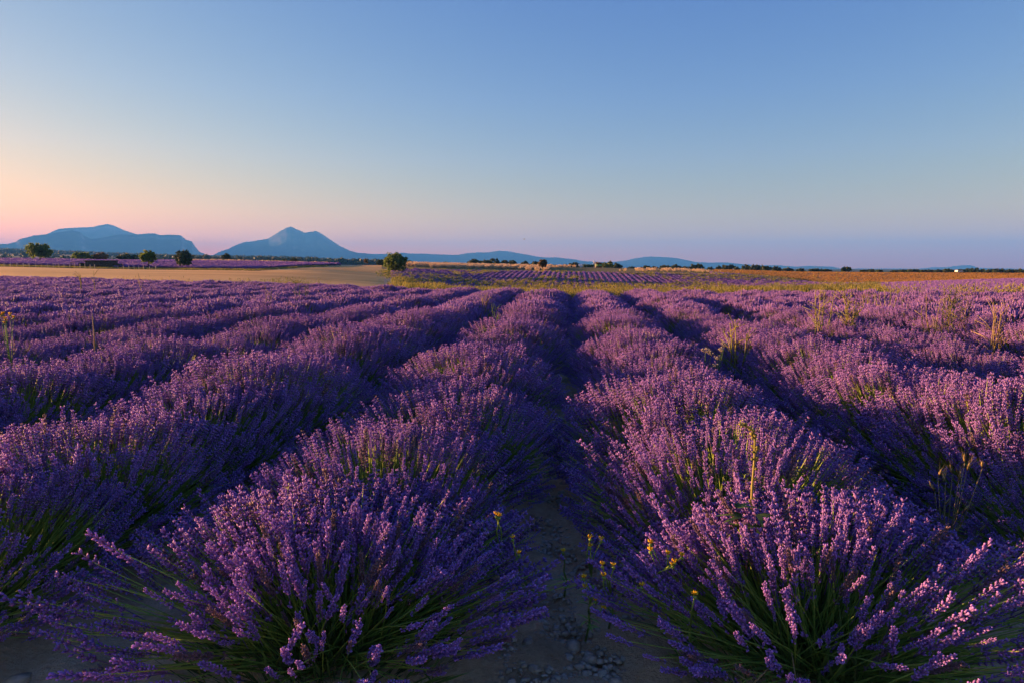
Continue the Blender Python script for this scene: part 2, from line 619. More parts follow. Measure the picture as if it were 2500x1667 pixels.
m_mt, nt, out = mat_new('mountain')
geo = N(nt, 'ShaderNodeNewGeometry')
sx = N(nt, 'ShaderNodeSeparateXYZ')
nt.links.new(geo.outputs['Normal'], sx.inputs[0])
n1 = noise(nt, 0.0055, 8, 0.7, geo.outputs['Position'])
rock = maths(nt, 'ADD', maths(nt, 'MULTIPLY', n1.outputs[0], 0.8), maths(nt, 'MULTIPLY', maths(nt, 'SUBTRACT', 1.0, sx.outputs[2]), 2.0))
cr = ramp(nt, rock, [(0.42, (0.02, 0.03, 0.02)), (0.66, (0.05, 0.065, 0.045)), (0.86, (0.13, 0.12, 0.105)), (1.0, (0.24, 0.22, 0.19))])
p = N(nt, 'ShaderNodeBsdfPrincipled', Roughness=1.0)
p.inputs['Specular IOR Level'].default_value = 0.0
nt.links.new(cr.outputs[0], p.inputs['Base Color'])
nt.links.new(p.outputs[0], out.inputs['Surface'])
M['mountain'] = m_mt


def mountain(name, D, sky, front, back, seed, gully=0.10, power=1.25, base_y=668, nu=260):
    sky = np.array(sky, float)
    u = np.linspace(sky[0, 0], sky[-1, 0], nu)
    ys = np.interp(u, sky[:, 0], sky[:, 1])
    v = np.concatenate([np.linspace(-1, 0, 46), np.linspace(0, 1, 16)[1:]])
    V = np.zeros((nu, len(v), 3))
    for i, (px, py) in enumerate(zip(u, ys)):
        zt, zb = z_at(px, py, D), z_at(px, base_y, D) - 15
        for j, t in enumerate(v):
            d = D + (t * front if t < 0 else t * back)
            x, y = xy_at(px, d)
            s = 1 - abs(t) ** (1.0 / power) if t < 0 else 1 - t
            V[i, j] = (x, y, zb + (zt - zb) * s)
    X, Y = V[:, :, 0], V[:, :, 1]
    g = fbm(X / 900.0, Y / 900.0, seed, 6, True)
    w = np.minimum(1, np.abs(v) * 3.0)[None, :] * np.minimum(1, (1 - np.abs(v)) * 3)[None, :]
    hgt = (np.array([z_at(a, b, D) - z_at(a, base_y, D) for a, b in zip(u, ys)]))[:, None]
    V[:, :, 2] += gully * hgt * g * w
    n2 = len(v)
    F = [(i * n2 + j, (i + 1) * n2 + j, (i + 1) * n2 + j + 1, i * n2 + j + 1) for i in range(nu - 1) for j in range(n2 - 1)]
    return structure(name, np_mesh(name, V.reshape(-1, 3), tri(F), M['mountain'], smooth=True))


mountain('mountain', 13500, [(60, 640), (100, 580), (121, 572), (149, 560), (170, 558), (213, 556), (234, 555), (255, 550), (268, 548), (283, 551), (308, 563), (336, 572), (380, 590), (450, 640)], 1600, 2500, 3, 0.14)
mountain('mountain', 10800, [(-500, 622), (-300, 612), (-100, 600), (0, 597), (21, 596.5), (42, 592), (53, 585), (89, 576), (119, 573), (149, 568), (183, 563), (200, 567), (212, 577), (225, 584), (244, 583), (298, 573), (319, 574), (340, 573), (370, 570.6), (385, 571), (393, 575), (421, 573.6), (444, 575), (455, 584), (463, 588.5), (472, 590), (480, 605), (489, 616), (500, 620), (515, 630), (540, 650)], 2600, 1500, 5, 0.20, 1.5)
mountain('mountain', 12000, [(480, 655), (500, 634), (520, 624.6), (543, 613.5), (556, 610), (577, 600), (599, 592), (620, 590), (658, 583), (684, 567), (703, 556.6), (713.6, 554), (730, 561.5), (747, 569), (775, 564.6), (790, 573), (811, 588), (832, 602), (854, 612.5), (875, 618), (894, 619), (913, 624), (950, 630), (990, 640), (1040, 655)], 3000, 2500, 9, 0.17, 1.3)
mountain('mountain_ridge', 13500, [(820, 640), (870, 624), (900, 620), (917, 621), (968, 620), (985, 618), (1005, 620), (1036, 620), (1053, 621), (1104, 623), (1121, 622.5), (1138, 619), (1164, 617), (1192, 617), (1215, 613), (1240, 614.5), (1266, 619), (1290, 623), (1310, 627.6), (1336, 629.7), (1356, 629), (1378, 631.5), (1404, 634), (1421, 638), (1446, 639.5), (1489, 641), (1540, 650), (1600, 664)], 2200, 2000, 12, 0.10)
mountain('mountain_ridge', 14000, [(1420, 658), (1460, 643), (1506, 639.5), (1531, 636), (1548, 632), (1574, 628), (1591, 627), (1631, 629), (1652, 631), (1699, 640.6), (1730, 642), (1775, 641.6), (1816, 646), (1858, 648.5), (1901, 648.5), (1943, 652), (1975, 650), (2032, 652), (2055, 657.6), (2090, 664)], 2200, 2000, 15, 0.10)
mountain('mountain_ridge', 17000, [(2150, 664), (2200, 659), (2244, 657), (2283, 653), (2304, 653.5), (2351, 648.5), (2370, 648.5), (2389, 655), (2500, 657), (2600, 654), (2750, 662)], 1500, 1500, 19, 0.06)

# the evening air: one even box round everything
hz, nt, out = mat_new('haze_air')
pv = N(nt, 'ShaderNodeVolumePrincipled', Density=HAZE_DENSITY)
pv.inputs['Color'].default_value = (*HAZE_COLOR, 1)
pv.inputs['Anisotropy'].default_value = 0.0
pv.inputs['Density Attribute'].default_value = ''
hz.cycles.homogeneous_volume = True
nt.links.new(pv.outputs[0], out.inputs['Volume'])
mb = MB()
zlow = min(float(GV[:, 2].min()), -60.0) - 140
zhigh = max((o.matrix_world @ Vector(c)).z for o in bpy.data.objects if o.name.startswith('mountain') for c in o.bound_box) + 20
mb.box((-20500, -20500, zlow), (20500, 20500, zhigh))
hazeo = mb.build('haze', hz, None, kind='stuff')
hazeo['label'] = 'thin blue evening haze over the whole plateau'
hazeo['category'] = 'haze'

# ----------------------------------------------------------------------------
# lavender
# ----------------------------------------------------------------------------


def spike_shape(seed, whorls, per, sides, open_share, plump=1.0):
    """One flower spike of unit length along z, foot of the flower head at z = 0."""
    rs = random.Random(seed)
    mb = MB()
    for w in range(whorls):
        t = (w + 0.3) / whorls
        z = 0.02 + 0.90 * t
        prof = math.sin(math.pi * min(1.0, 0.22 + 0.74 * t)) ** 0.6 * (0.9 + 0.25 * rs.random())
        off = rs.random() * 6.28
        for k in range(per):
            a = off + 2 * math.pi * k / per + rs.uniform(-0.25, 0.25)
            out = np.array([math.cos(a), math.sin(a), 0.0])
            ax = out * rs.uniform(0.55, 0.95) * prof + np.array([0, 0, rs.uniform(0.6, 0.95)])
            L = rs.uniform(0.105, 0.145) * plump
            wd = rs.uniform(0.026, 0.036) * plump * (4.0 / sides) ** 0.3
            base = out * 0.012 + np.array([0, 0, z + rs.uniform(-0.025, 0.025)])
            g = rs.random()
            mb.octa(base, ax, L, wd, 0.6, sides, 0.05, 0.5, g)
            if rs.random() < open_share:
                axn = ax / np.linalg.norm(ax)
                tip = base + axn * L * 0.80
                mb.octa(tip, axn + np.array([rs.uniform(-.4, .4), rs.uniform(-.4, .4), rs.uniform(-.2, .3)]), 0.060 * plump, 0.036 * plump, 0.65, sides, 0.75, 1.0, g, 0.7)
    mb.tube([(0, 0, -0.36), (0, 0, 0.3), (0, 0, 0.9)], [0.016, 0.014, 0.008], 3, (0.0, 0.4, 0.5))
    # a lonely lower whorl on the stalk, as lavandin has
    if rs.random() < 0.75 and per > 2:
        z = -rs.uniform(0.18, 0.34)
        for k in range(max(2, per - 2)):
            a = rs.random() * 6.28
            out = np.array([math.cos(a), math.sin(a), 0.0])
            mb.octa(out * 0.01 + np.array([0, 0, z]), out * 0.8 + np.array([0, 0, 0.7]), 0.14 * plump, 0.036 * plump, 0.6, sides, 0.05, 0.6, rs.random())
    return mb.arrays()


def spindle_shape(seed, rings, sides, rad):
    """Cheaper spike for bushes farther off: a lumpy spindle."""
    rs = random.Random(seed)
    V, C = [(0, 0, -0.06)], [(0.1, 0.5, 0.5)]
    for i in range(rings):
        t = (i + 0.5) / rings
        r = rad * (1.25 if i % 2 == 0 else 0.8) * math.sin(math.pi * (0.2 + 0.7 * t)) ** 0.5
        off = rs.random() * 2
        for k in range(sides):
            a = off + 2 * math.pi * k / sides
            rr = r * rs.uniform(0.7, 1.3)
            V.append((rr * math.cos(a), rr * math.sin(a), t))
            C.append((rs.uniform(0.0, 0.38), rs.random() * 0.6, 0.5))
    V.append((0, 0, 1.05))
    C.append((0.6, 0.5, 0.5))
    F = [(0, 1 + (k + 1) % sides, 1 + k) for k in range(sides)]
    for i in range(rings - 1):
        for k in range(sides):
            a, b = 1 + i * sides + k, 1 + i * sides + (k + 1) % sides
            F += [(a, b, b + sides), (a, b + sides, a + sides)]
    top = len(V) - 1
    F += [(top, 1 + (rings - 1) * sides + k, 1 + (rings - 1) * sides + (k + 1) % sides) for k in range(sides)]
    return np.array(V, float), np.array(F), np.array(C, float)


SPIKES = {
    'hi': [spike_shape(100 + i, 7 + i % 3, 6, 5, 0.25 + 0.07 * (i % 5)) for i in range(9)],
    'mid': [spike_shape(200 + i, 6, 4, 3, 0.22, 1.18) for i in range(6)],
    'low': [spindle_shape(300 + i, 5, 4, 0.105) for i in range(5)],
    'far': [spindle_shape(400 + i, 2, 3, 0.125) for i in range(4)],
}


def bush_layout(seed, n, open_end=0, length=0.112):
    """Stems of one bush: foot, bend and tip. The row runs along y; inside a row the bushes close up to a hedge."""
    rs = np.random.default_rng(seed)
    p1, p2, p3, p4 = rs.random(4) * 6.28
    if open_end:
        # an end of a row: stems fan open all round, thinner on the open side
        u, v = rs.uniform(-1, 1, n * 2), rs.uniform(-1, 1, n * 2)
        keep = u * u + v * v < 1
        u, v = u[keep][:n], v[keep][:n]
        thin = rs.random(len(u)) < 0.50 * np.clip((-v - 0.10) * 4, 0, 1)
        u, v = u[~thin], v[~thin]
        n = len(u)
        rr, th = np.hypot(u, v), np.arctan2(v, u)
        phi = R(74) * rr ** 0.9
        dx, dy, dz = np.sin(phi) * np.cos(th), np.sin(phi) * np.sin(th), np.cos(phi)
        wide = np.where(dx * open_end > 0, 1.06, 0.88)
        rad = 1 / np.sqrt((dx / wide) ** 2 + (dy / 0.86) ** 2 + (dz / 0.50) ** 2)
        lump = 1 + 0.06 * np.sin(5 * u + p1) * np.cos(4 * v + p2) + 0.05 * np.sin(9 * u - 7 * v + p3)
        ln = rad * lump * rs.normal(1.0, 0.07, n)
        inner = rs.random(n) < 0.13
        ln = np.where(inner, ln * rs.uniform(0.62, 0.9, n), ln)
        foot = np.stack([rs.normal(0, 0.06, n) + dx * 0.12, rs.normal(0, 0.07, n) + dy * 0.12, np.full(n, 0.03)], 1)
        tip = np.stack([dx * ln, dy * ln, np.maximum(dz * ln + 0.03, 0.07)], 1)
        lift = 0.22
    else:
        # tips spread evenly over a broad rounded hedge section
        t = rs.uniform(-1, 1, n * 2)
        yy = rs.uniform(-0.66, 0.66, n * 2)
        bald = np.sin(4.3 * t + 5.1 * yy + p1) + np.sin(-6.1 * t + 7.7 * yy + p2)
        keep = rs.random(n * 2) > 0.88 * np.clip((bald - 0.60) * 2, 0, 1)
        t, yy = t[keep][:n], yy[keep][:n]
        n = len(t)
        an = t * R(83)
        sx_, cx_ = np.sin(an), np.cos(an)
        ex = 2.35
        rad = (np.abs(sx_ / 0.77) ** ex + np.abs(cx_ / 0.56) ** ex) ** (-1 / ex)
        lump = 1 + 0.05 * np.sin(5 * t + p3) * np.cos(6 * yy + p4) + 0.04 * np.sin(9 * t - 9 * yy + p1) - 0.16 * (yy / 0.66) ** 2
        ln = rad * lump * rs.normal(1.0, 0.04, n)
        inner = rs.random(n) < 0.12
        ln = np.where(inner, ln * rs.uniform(0.7, 0.92, n), ln)
        X, Z = sx_ * ln, np.maximum(cx_ * ln + 0.05, 0.09)
        tip = np.stack([X, yy + rs.normal(0, 0.03, n), Z], 1)
        foot = np.stack([X * 0.28 + rs.normal(0, 0.05, n), yy * 0.62 + rs.normal(0, 0.05, n), np.full(n, 0.03)], 1)
        lift = 0.30
    L = np.linalg.norm(tip - foot, axis=1)[:, None]
    dirn = (tip - foot) / L
    side = np.cross(dirn, rs.normal(0, 1, (n, 3)))
    bend = (foot + tip) / 2 + np.array([0, 0, 1.0]) * 0.10 * L * (1 - dirn[:, 2:3]) * 0.5 + side * 0.03 * L
    ax = tip - bend
    ax /= np.linalg.norm(ax, axis=1)[:, None]
    ax += rs.normal(0, 0.055, (n, 3)) + np.array([0, 0, lift])
    ax /= np.linalg.norm(ax, axis=1)[:, None]
    length = np.clip(rs.normal(length, 0.24 * length, n), 0.05, 0.19) * np.where(inner, 0.75, 1.0)
    return dict(foot=foot, bend=bend, tip=tip, ax=ax, length=length, g=rs.random(n), spin=rs.random(n) * 6.28, tone=rs.random(n), old=rs.random(n) < 0.05)


def frames(ax, spin):
    up = np.where(np.abs(ax[:, 2:3]) > 0.95, np.array([[1.0, 0, 0]]), np.array([[0, 0, 1.0]]))
    u = np.cross(up, ax)
    u /= np.linalg.norm(u, axis=1)[:, None]
    w = np.cross(ax, u)
    c, s = np.cos(spin)[:, None], np.sin(spin)[:, None]
    return np.stack([u * c + w * s, -u * s + w * c, ax], 2)      # columns


def spikes_mesh(L, idx, lod, fat=1.0):
    tm = SPIKES[lod]
    Vs, Fs, Cs, n0 = [], [], [], 0
    for k, (V, F, C) in enumerate(tm):
        sel = idx[k::len(tm)]
        if len(sel) == 0:
            continue
        B = frames(L['ax'][sel], L['spin'][sel])
        sc = np.stack([L['length'][sel] * fat, L['length'][sel] * fat, L['length'][sel] * (0.6 + 0.4 * fat)], 1)
        P = np.einsum('nij,mj,nj->nmi', B, V, sc) + (L['tip'][sel] - L['ax'][sel] * L['length'][sel][:, None] * 0.5)[:, None, :]
        c = np.tile(C[None], (len(sel), 1, 1))
        c[:, :, 1] = 0.35 * c[:, :, 1] + 0.65 * L['g'][sel][:, None]
        c[:, :, 2] = np.where(L['old'][sel][:, None], 1.0, 0.5)
        m = len(V)
        Vs.append(P.reshape(-1, 3))
        Cs.append(c.reshape(-1, 3))
        Fs.append((F[None] + (np.arange(len(sel)) * m)[:, None, None]).reshape(-1, 3) + n0)
        n0 += len(sel) * m
    return np_mesh('flower_spikes', np.concatenate(Vs), np.concatenate(Fs), M['flower'], np.concatenate(Cs), lod in ('hi', 'mid'))


def stems_mesh(L, idx, rad, sides=3):
    n = len(idx)
    f, b, t = L['foot'][idx], L['bend'][idx], L['tip'][idx]
    ts = np.array([0.0, 0.35, 0.7, 1.0])
    pts = ((1 - ts)[None, :, None] ** 2 * f[:, None] + 2 * (ts * (1 - ts))[None, :, None] * b[:, None] + (ts ** 2)[None, :, None] * t[:, None])
    tg = t - f
    tg /= np.linalg.norm(tg, axis=1)[:, None]
    B = frames(tg, L['spin'][idx])
    a = np.arange(sides) * 2 * math.pi / sides
    ring = np.cos(a)[None, :, None] * B[:, None, :, 0] + np.sin(a)[None, :, None] * B[:, None, :, 1]
    rr = rad * np.array([1.25, 1.1, 1.0, 0.8])
    V = pts[:, :, None, :] + ring[:, None] * rr[None, :, None, None]
    k = len(ts)
    C = np.zeros((n, k, sides, 3))
    C[..., 0] = ts[None, :, None]
    C[..., 1] = L['tone'][idx][:, None, None]
    F = []
    for i in range(k - 1):
        for j in range(sides):
            j2 = (j + 1) % sides
            F += [(i * sides + j, i * sides + j2, (i + 1) * sides + j2), (i * sides + j, (i + 1) * sides + j2, (i + 1) * sides + j)]
    F = (np.array(F)[None] + (np.arange(n) * k * sides)[:, None, None]).reshape(-1, 3)
    return V.reshape(-1, 3), F, C.reshape(-1, 3)


def leaves_arrays(seed, n, spread=0.46, width=0.0055, length=0.20, wide=1.0):
    rs = np.random.default_rng(seed)
    az, r = rs.random(n) * 6.283, spread * np.sqrt(rs.random(n))
    base = np.stack([r * np.cos(az), r * np.sin(az), rs.random(n) * 0.22 * (1 - (r / spread) ** 2) + 0.01], 1)
    d = np.stack([np.cos(az) * r / spread, np.sin(az) * r / spread, rs.uniform(0.5, 1.2, n)], 1) + rs.normal(0, 0.25, (n, 3))
    d /= np.linalg.norm(d, axis=1)[:, None]
    s = np.cross(d, rs.normal(0, 1, (n, 3)))
    s /= np.linalg.norm(s, axis=1)[:, None]
    l = length * rs.uniform(0.6, 1.3, n)[:, None]
    w = width * wide
    V = np.stack([base, base + d * l * 0.45 + s * w, base + d * l, base + d * l * 0.45 - s * w], 1)
    C = np.zeros((n, 4, 3))
    C[:, :, 0] = np.array([0, 0.5, 1, 0.5])[None]
    C[:, :, 1] = rs.random(n)[:, None]
    F = (np.array([(0, 1, 2), (0, 2, 3)])[None] + (np.arange(n) * 4)[:, None, None]).reshape(-1, 3)
    return V.reshape(-1, 3), F, C.reshape(-1, 3)


def green_mesh(L, idx, rad, n_leaf, seed, wide=1.0, sides=3):
    V1, F1, C1 = stems_mesh(L, idx, rad, sides)
    V2, F2, C2 = leaves_arrays(seed, n_leaf, wide=wide)
    return (np_mesh('stems', V1, F1, M['stem'], C1), np_mesh('leaves', V2, F2, M['leaf'], C2))


LOD = {}
for lod, nvar, n, fat, srad, nleaf in (('mid', 7, 1150, 0.80, 0.0022, 520), ('low', 6, 1250, 0.66, 0.0028, 260), ('far', 5, 800, 1.0, 0.005, 90)):
    LOD[lod] = []
    for k in range(nvar):
        L = bush_layout(1000 + 37 * k + len(lod) * 500, n)
        idx = np.arange(len(L['g']))
        st, lv = green_mesh(L, idx if lod != 'far' else idx[::2], srad, nleaf, k + 5, 1.0 if lod == 'mid' else 2.0)
        LOD[lod].append((spikes_mesh(L, idx, lod, fat), st, lv))

# where the bushes stand
rs = np.random.default_rng(21)
BUSHES = []
for k in range(-62, 30):
    lat = ROW0 + ROW * (k + 0.5)
    y = {-1: 2.30, 0: 2.36}.get(k, rs.uniform(-0.6, 0.6) + 0.5)
    while y < 160:
        px, py, w = project([[lat, y, 0.45]])
        d = math.hypot(lat, y)
        pc = float(col_of(lat, y))
        edge = float(np.interp(pc, *EDGE))
        in_view = w[0] > 0.3 and -420 / max(w[0], 1) * 2 - 250 < px[0] < 2750 + 420 / max(w[0], 1) * 2 and d < edge * 1.03
        if in_view:
            sz = float(np.clip(rs.normal(0.98, 0.065), 0.84, 1.12))
            first = {-1: -0.03, 0: 0.05}.get(k, 0) if y < 2.5 else 0
            BUSHES.append([d, k, lat + (first or rs.normal(0, 0.05)), y, sz if not first else 0.96, rs.random() * 6.283])
        y += 0.92 + rs.uniform(-0.16, 0.16) if not (k in (-1, 0) and y < 2.5) else 0.95
BUSHES.sort(key=lambda b: b[0])
NEAR, REST = BUSHES[:300], BUSHES[300:]

ORD = ['nearest', 'second', 'third', 'fourth', 'fifth', 'sixth', 'seventh', 'eighth', 'ninth', 'tenth', 'eleventh', 'twelfth', 'thirteenth', 'fourteenth', 'fifteenth', 'sixteenth', 'seventeenth', 'eighteenth', 'nineteenth', 'twentieth', 'twenty-first', 'twenty-second', 'twenty-third', 'twenty-fourth', 'twenty-fifth', 'twenty-sixth', 'twenty-seventh', 'twenty-eighth', 'twenty-ninth', 'thirtieth']
ROWN = ['first'] + ORD[1:]
SPIKES['hi'][8][2][:, 2] = 1.0     # one faded head among the nine
hi_spike_meshes = [np_mesh('flower_spike', V, F, M['flower'], C, True) for V, F, C in SPIKES['hi']]
count = {}
SPECIAL = {(-1, 0): 'large lavender bush filling the bottom left foreground, green stems fanning open',
           (0, 0): 'large lavender bush filling the bottom right foreground, dry straws at its foot',
           (-1, 1): 'full lavender bush right behind the bottom left foreground bush',
           (0, 1): 'full lavender bush right behind the bottom right foreground bush'}
for bi, (d, k, lat, y, sz, rot) in enumerate(NEAR):
    j = count.get(k, 0)
    count[k] = j + 1
    side = 'right' if k >= 0 else 'left'
    rn = k if k >= 0 else -k - 1
    label = SPECIAL.get((k, j)) or f"{ORD[j]} lavender bush {'to' if j == 0 else 'from'} the camera in the {ROWN[rn]} row {side} of the furrow"
    z = float(terrain(lat, y)) - 0.01
    flip = rot > math.pi
    o = thing('lavender_bush', label, 'lavender bush', (lat, y, z), 0.0 if (k, j) in SPECIAL else (math.pi if flip else 0) + 0.12 * math.sin(rot * 7), 'lavender bushes of the near field', sz)
    if (k, j) in SPECIAL:
        front = j == 0
        L = bush_layout(5000 + bi, 1400 if front else 1150, (1 if k >= 0 else -1) if front else 0, 0.138 if front else 0.112)
        n = len(L['g'])
        # the spikes that show largest are parts of their own
        ca, sa = math.cos(o.rotation_euler[2]), math.sin(o.rotation_euler[2])
        W = L['tip'] @ np.array([[ca, sa, 0], [-sa, ca, 0], [0, 0, 1]]) * sz + np.array([lat, y, z])
        dist = np.linalg.norm(W - np.array([0, 0, CAM_H]), axis=1)
        spx, spy, _ = project(W)
        ok = (spx > -20) & (spx < 2520) & (spy < 1700)
        order = np.argsort(np.where(ok, dist - 0.8 * W[:, 2], 99 + dist))
        own = order[:300]
        rest = np.sort(order[300:])
        B = frames(L['ax'][own], L['spin'][own])
        for q, s in enumerate(own):
            sp = bpy.data.objects.new('flower_spike', hi_spike_meshes[s % len(hi_spike_meshes)])
            mt = Matrix([list(B[q][r] * L['length'][s] * np.array([0.66, 0.66, 1.0])) + [0] for r in range(3)] + [[0, 0, 0, 1]])
            foot = L['tip'][s] - L['ax'][s] * L['length'][s] * 0.5
            sp.parent = o
            sp.matrix_basis = Matrix.Translation(foot) @ mt
            COL.objects.link(sp)
        st, lv = green_mesh(L, np.arange(n), 0.0023, 800, bi + 900)
        link('flower_spikes', spikes_mesh(L, rest, 'mid', 0.72), o, 'stuff')
        link('stems', st, o, 'stuff')
        link('leaves', lv, o, 'stuff')
        continue
    lod = 'mid' if d < 14 else ('low' if d < 30 else 'far')
    v = LOD[lod][int(rot * 100) % len(LOD[lod])]
    for nm, me in zip(('flower_spikes', 'stems', 'leaves'), v):
        link(nm, me, o, 'stuff')


def scatter(name, P, rz, scl, idx, sources, label, cat, tilt=None):
    """Uncountable growth: one object whose points carry copies of a few shapes."""
    coll = bpy.data.collections.new(name + '_shapes')
    for i, parts in enumerate(sources):
        me = parts
        ob = bpy.data.objects.new(f'{name}_shape_{i:02d}', me)
        coll.objects.link(ob)
    P = np.asarray(P, np.float32)
    n = len(P)
    me = bpy.data.meshes.new(name)
    me.vertices.add(n)
    me.vertices.foreach_set('co', P.ravel())
    rot = np.zeros((n, 3), np.float32)
    rot[:, 2] = rz
    if tilt is not None:
        rot[:, 0:2] = tilt
    a = me.attributes.new('rot', 'FLOAT_VECTOR', 'POINT')
    a.data.foreach_set('vector', rot.ravel())
    s = np.asarray(scl, np.float32)
    if s.ndim == 1:
        s = np.repeat(s[:, None], 3, 1)
    a = me.attributes.new('scl', 'FLOAT_VECTOR', 'POINT')
    a.data.foreach_set('vector', np.ascontiguousarray(s).ravel())
    a = me.attributes.new('pick', 'INT', 'POINT')
    a.data.foreach_set('value', np.asarray(idx, np.int32))
    o = link(name, me, None, 'stuff')
    o['label'] = label
    o['category'] = cat
    ng = bpy.data.node_groups.new(name + '_growth', 'GeometryNodeTree')
    ng.interface.new_socket('Geometry', in_out='INPUT', socket_type='NodeSocketGeometry')
    ng.interface.new_socket('Geometry', in_out='OUTPUT', socket_type='NodeSocketGeometry')
    gi, go = ng.nodes.new('NodeGroupInput'), ng.nodes.new('NodeGroupOutput')
    iop = ng.nodes.new('GeometryNodeInstanceOnPoints')
    ci = ng.nodes.new('GeometryNodeCollectionInfo')
    ci.inputs['Collection'].default_value = coll
    ci.inputs['Separate Children'].default_value = True
    ci.inputs['Reset Children'].default_value = True
    iop.inputs['Pick Instance'].default_value = True

    def named(nm, dt):
        q = ng.nodes.new('GeometryNodeInputNamedAttribute')
        q.data_type = dt
        q.inputs['Name'].default_value = nm
        return [x for x in q.outputs if x.enabled and x.name == 'Attribute'][0]
    ng.links.new(gi.outputs[0], iop.inputs['Points'])
    ng.links.new(ci.outputs[0], iop.inputs['Instance'])
    ng.links.new(named('pick', 'INT'), iop.inputs['Instance Index'])
    ng.links.new(named('rot', 'FLOAT_VECTOR'), iop.inputs['Rotation'])
    ng.links.new(named('scl', 'FLOAT_VECTOR'), iop.inputs['Scale'])
    ng.links.new(iop.outputs[0], go.inputs[0])
    md = o.modifiers.new('growth', 'NODES')
    md.node_group = ng
    return o


def join_meshes(name, meshes):
    """Several meshes (own material each) into one."""
    bmv, bmf, bmc, mi, mats, n0 = [], [], [], [], [], 0
    for me in meshes:
        n = len(me.vertices)
        co = np.empty(n * 3, np.float32)
        me.vertices.foreach_get('co', co)
        f = np.empty(len(me.polygons) * 3, np.int32)
        me.loops.foreach_get('vertex_index', f)
        c = np.empty(n * 4, np.float32)
        me.attributes['tint'].data.foreach_get('color', c)
        bmv.append(co.reshape(-1, 3))
        bmf.append(f.reshape(-1, 3) + n0)
        bmc.append(c.reshape(-1, 4)[:, :3])
        mi.append(np.full(len(me.polygons), len(mats), np.int32))
        mats.append(me.materials[0])
        n0 += n
    out = np_mesh(name, np.concatenate(bmv), np.concatenate(bmf), None, np.concatenate(bmc))
    for m in mats:
        out.materials.append(m)
    out.polygons.foreach_set('material_index', np.concatenate(mi))
    return out


far_shapes = [join_meshes('lavender_rest', v) for v in LOD['low'][:4] + LOD['far']]
P, rz, sc, ix = [], [], [], []
for (d, k, lat, y, sz, rot) in REST:
    P.append((lat, y, float(terrain(lat, y)) - 0.01))
    rz.append((math.pi if rot > math.pi else 0) + 0.12 * math.sin(rot * 7))
    sc.append(sz)
    ix.append(int(rot * 100) % 4 if d < 40 else 4 + int(rot * 100) % 5)
scatter('lavender_rows', P, rz, sc, ix, far_shapes, 'far part of the near lavender field, bushes merged into purple rows', 'lavender')

# distant fields: very light bushes, many of them
tiny = []
for k in range(5):
    L = bush_layout(7000 + k, 170)
    idx = np.arange(len(L['g']))
    V2, F2, C2 = leaves_arrays(70 + k, 60, 0.5, 0.03, 0.3)
    tiny.append(join_meshes('lavender_tiny', [spikes_mesh(L, idx, 'far', 3.2), np_mesh('leaves', V2, F2, M['leaf'], C2)]))


def far_field(name, lat_range, d_test, label, seed, step=1.25, rowdir=0.0, thin=0.0, size=1.0):
    rs = np.random.default_rng(seed)
    ca, sa = math.cos(rowdir), math.sin(rowdir)
    k = np.arange(int(lat_range[0] / ROW), int(lat_range[1] / ROW) + 1)
    y = np.arange(lat_range[2], lat_range[3], step)
    K, Y = np.meshgrid(k, y, indexing='ij')
    x0 = (ROW0 + ROW * (K + 0.5)).ravel() + rs.normal(0, 0.06, K.size)
    y0 = Y.ravel() + rs.uniform(-0.35, 0.35, K.size)
    x, yy = ca * x0 + sa * y0, -sa * x0 + ca * y0
    d = np.hypot(x, yy)
    px = col_of(x, yy)
    ok = d_test(px, d) & (yy > 0)
    if thin:
        ok &= rs.random(ok.shape) > thin
    x, yy = x[ok], yy[ok]
    n = len(x)
    z = terrain(x, yy)
    return scatter(name, np.stack([x, yy, z], 1), rs.choice([0, math.pi], n) + rs.normal(0, 0.3, n) - rowdir, size * rs.normal(1.0, 0.1, n).clip(0.75, 1.25), rs.integers(0, 5, n), tiny, label, 'lavender')


def dt_mid(px, d):
    edge = np.interp(px, *EDGE)
    bl = np.where(px > 1740, np.interp(px, *B_LOW) * 0.97, 240)
    return (px > 955) & (px < 2700) & (d > edge + 9) & (d > 60) & (d < bl) & ~((px < 1010) & (d > 120) & (d < 178))


far_field('lavender_rows', (-60, 230, 30, 330), dt_mid, 'second lavender field rising beyond the dip, its rows meeting the sky', 31, size=0.66, step=0.85)


def dt_left(px, d):
    wt_ = np.interp(px, *W_TOP)
    return (px > -150) & (px < 825) & (d > wt_ * 1.05) & (d < 405)


far_field('lavender_rows', (-560, -60, -220, 360), dt_left, 'distant lavender field behind the golden stubble on the left', 33, rowdir=0.9)

# ----------------------------------------------------------------------------
# trees
# ----------------------------------------------------------------------------
M['crown'] = plant_mat('tree_crown', [(0.0, (0.13, 0.20, 0.03)), (1.0, (0.20, 0.27, 0.04))], [(0.0, (0.055, 0.095, 0.018)), (1.0, (0.10, 0.15, 0.025))], 0.4)
M['crown_dark'] = plant_mat('dark_tree_crown', [(0.0, (0.045, 0.075, 0.025)), (1.0, (0.07, 0.10, 0.03))], [(0.0, (0.02, 0.038, 0.014)), (1.0, (0.035, 0.058, 0.02))], 0.2)
M['crown_rust'] = plant_mat('rusty_tree_crown', [(0.0, (0.17, 0.10, 0.03)), (1.0, (0.24, 0.14, 0.04))], [(0.0, (0.08, 0.06, 0.02)), (1.0, (0.13, 0.09, 0.03))], 0.25)


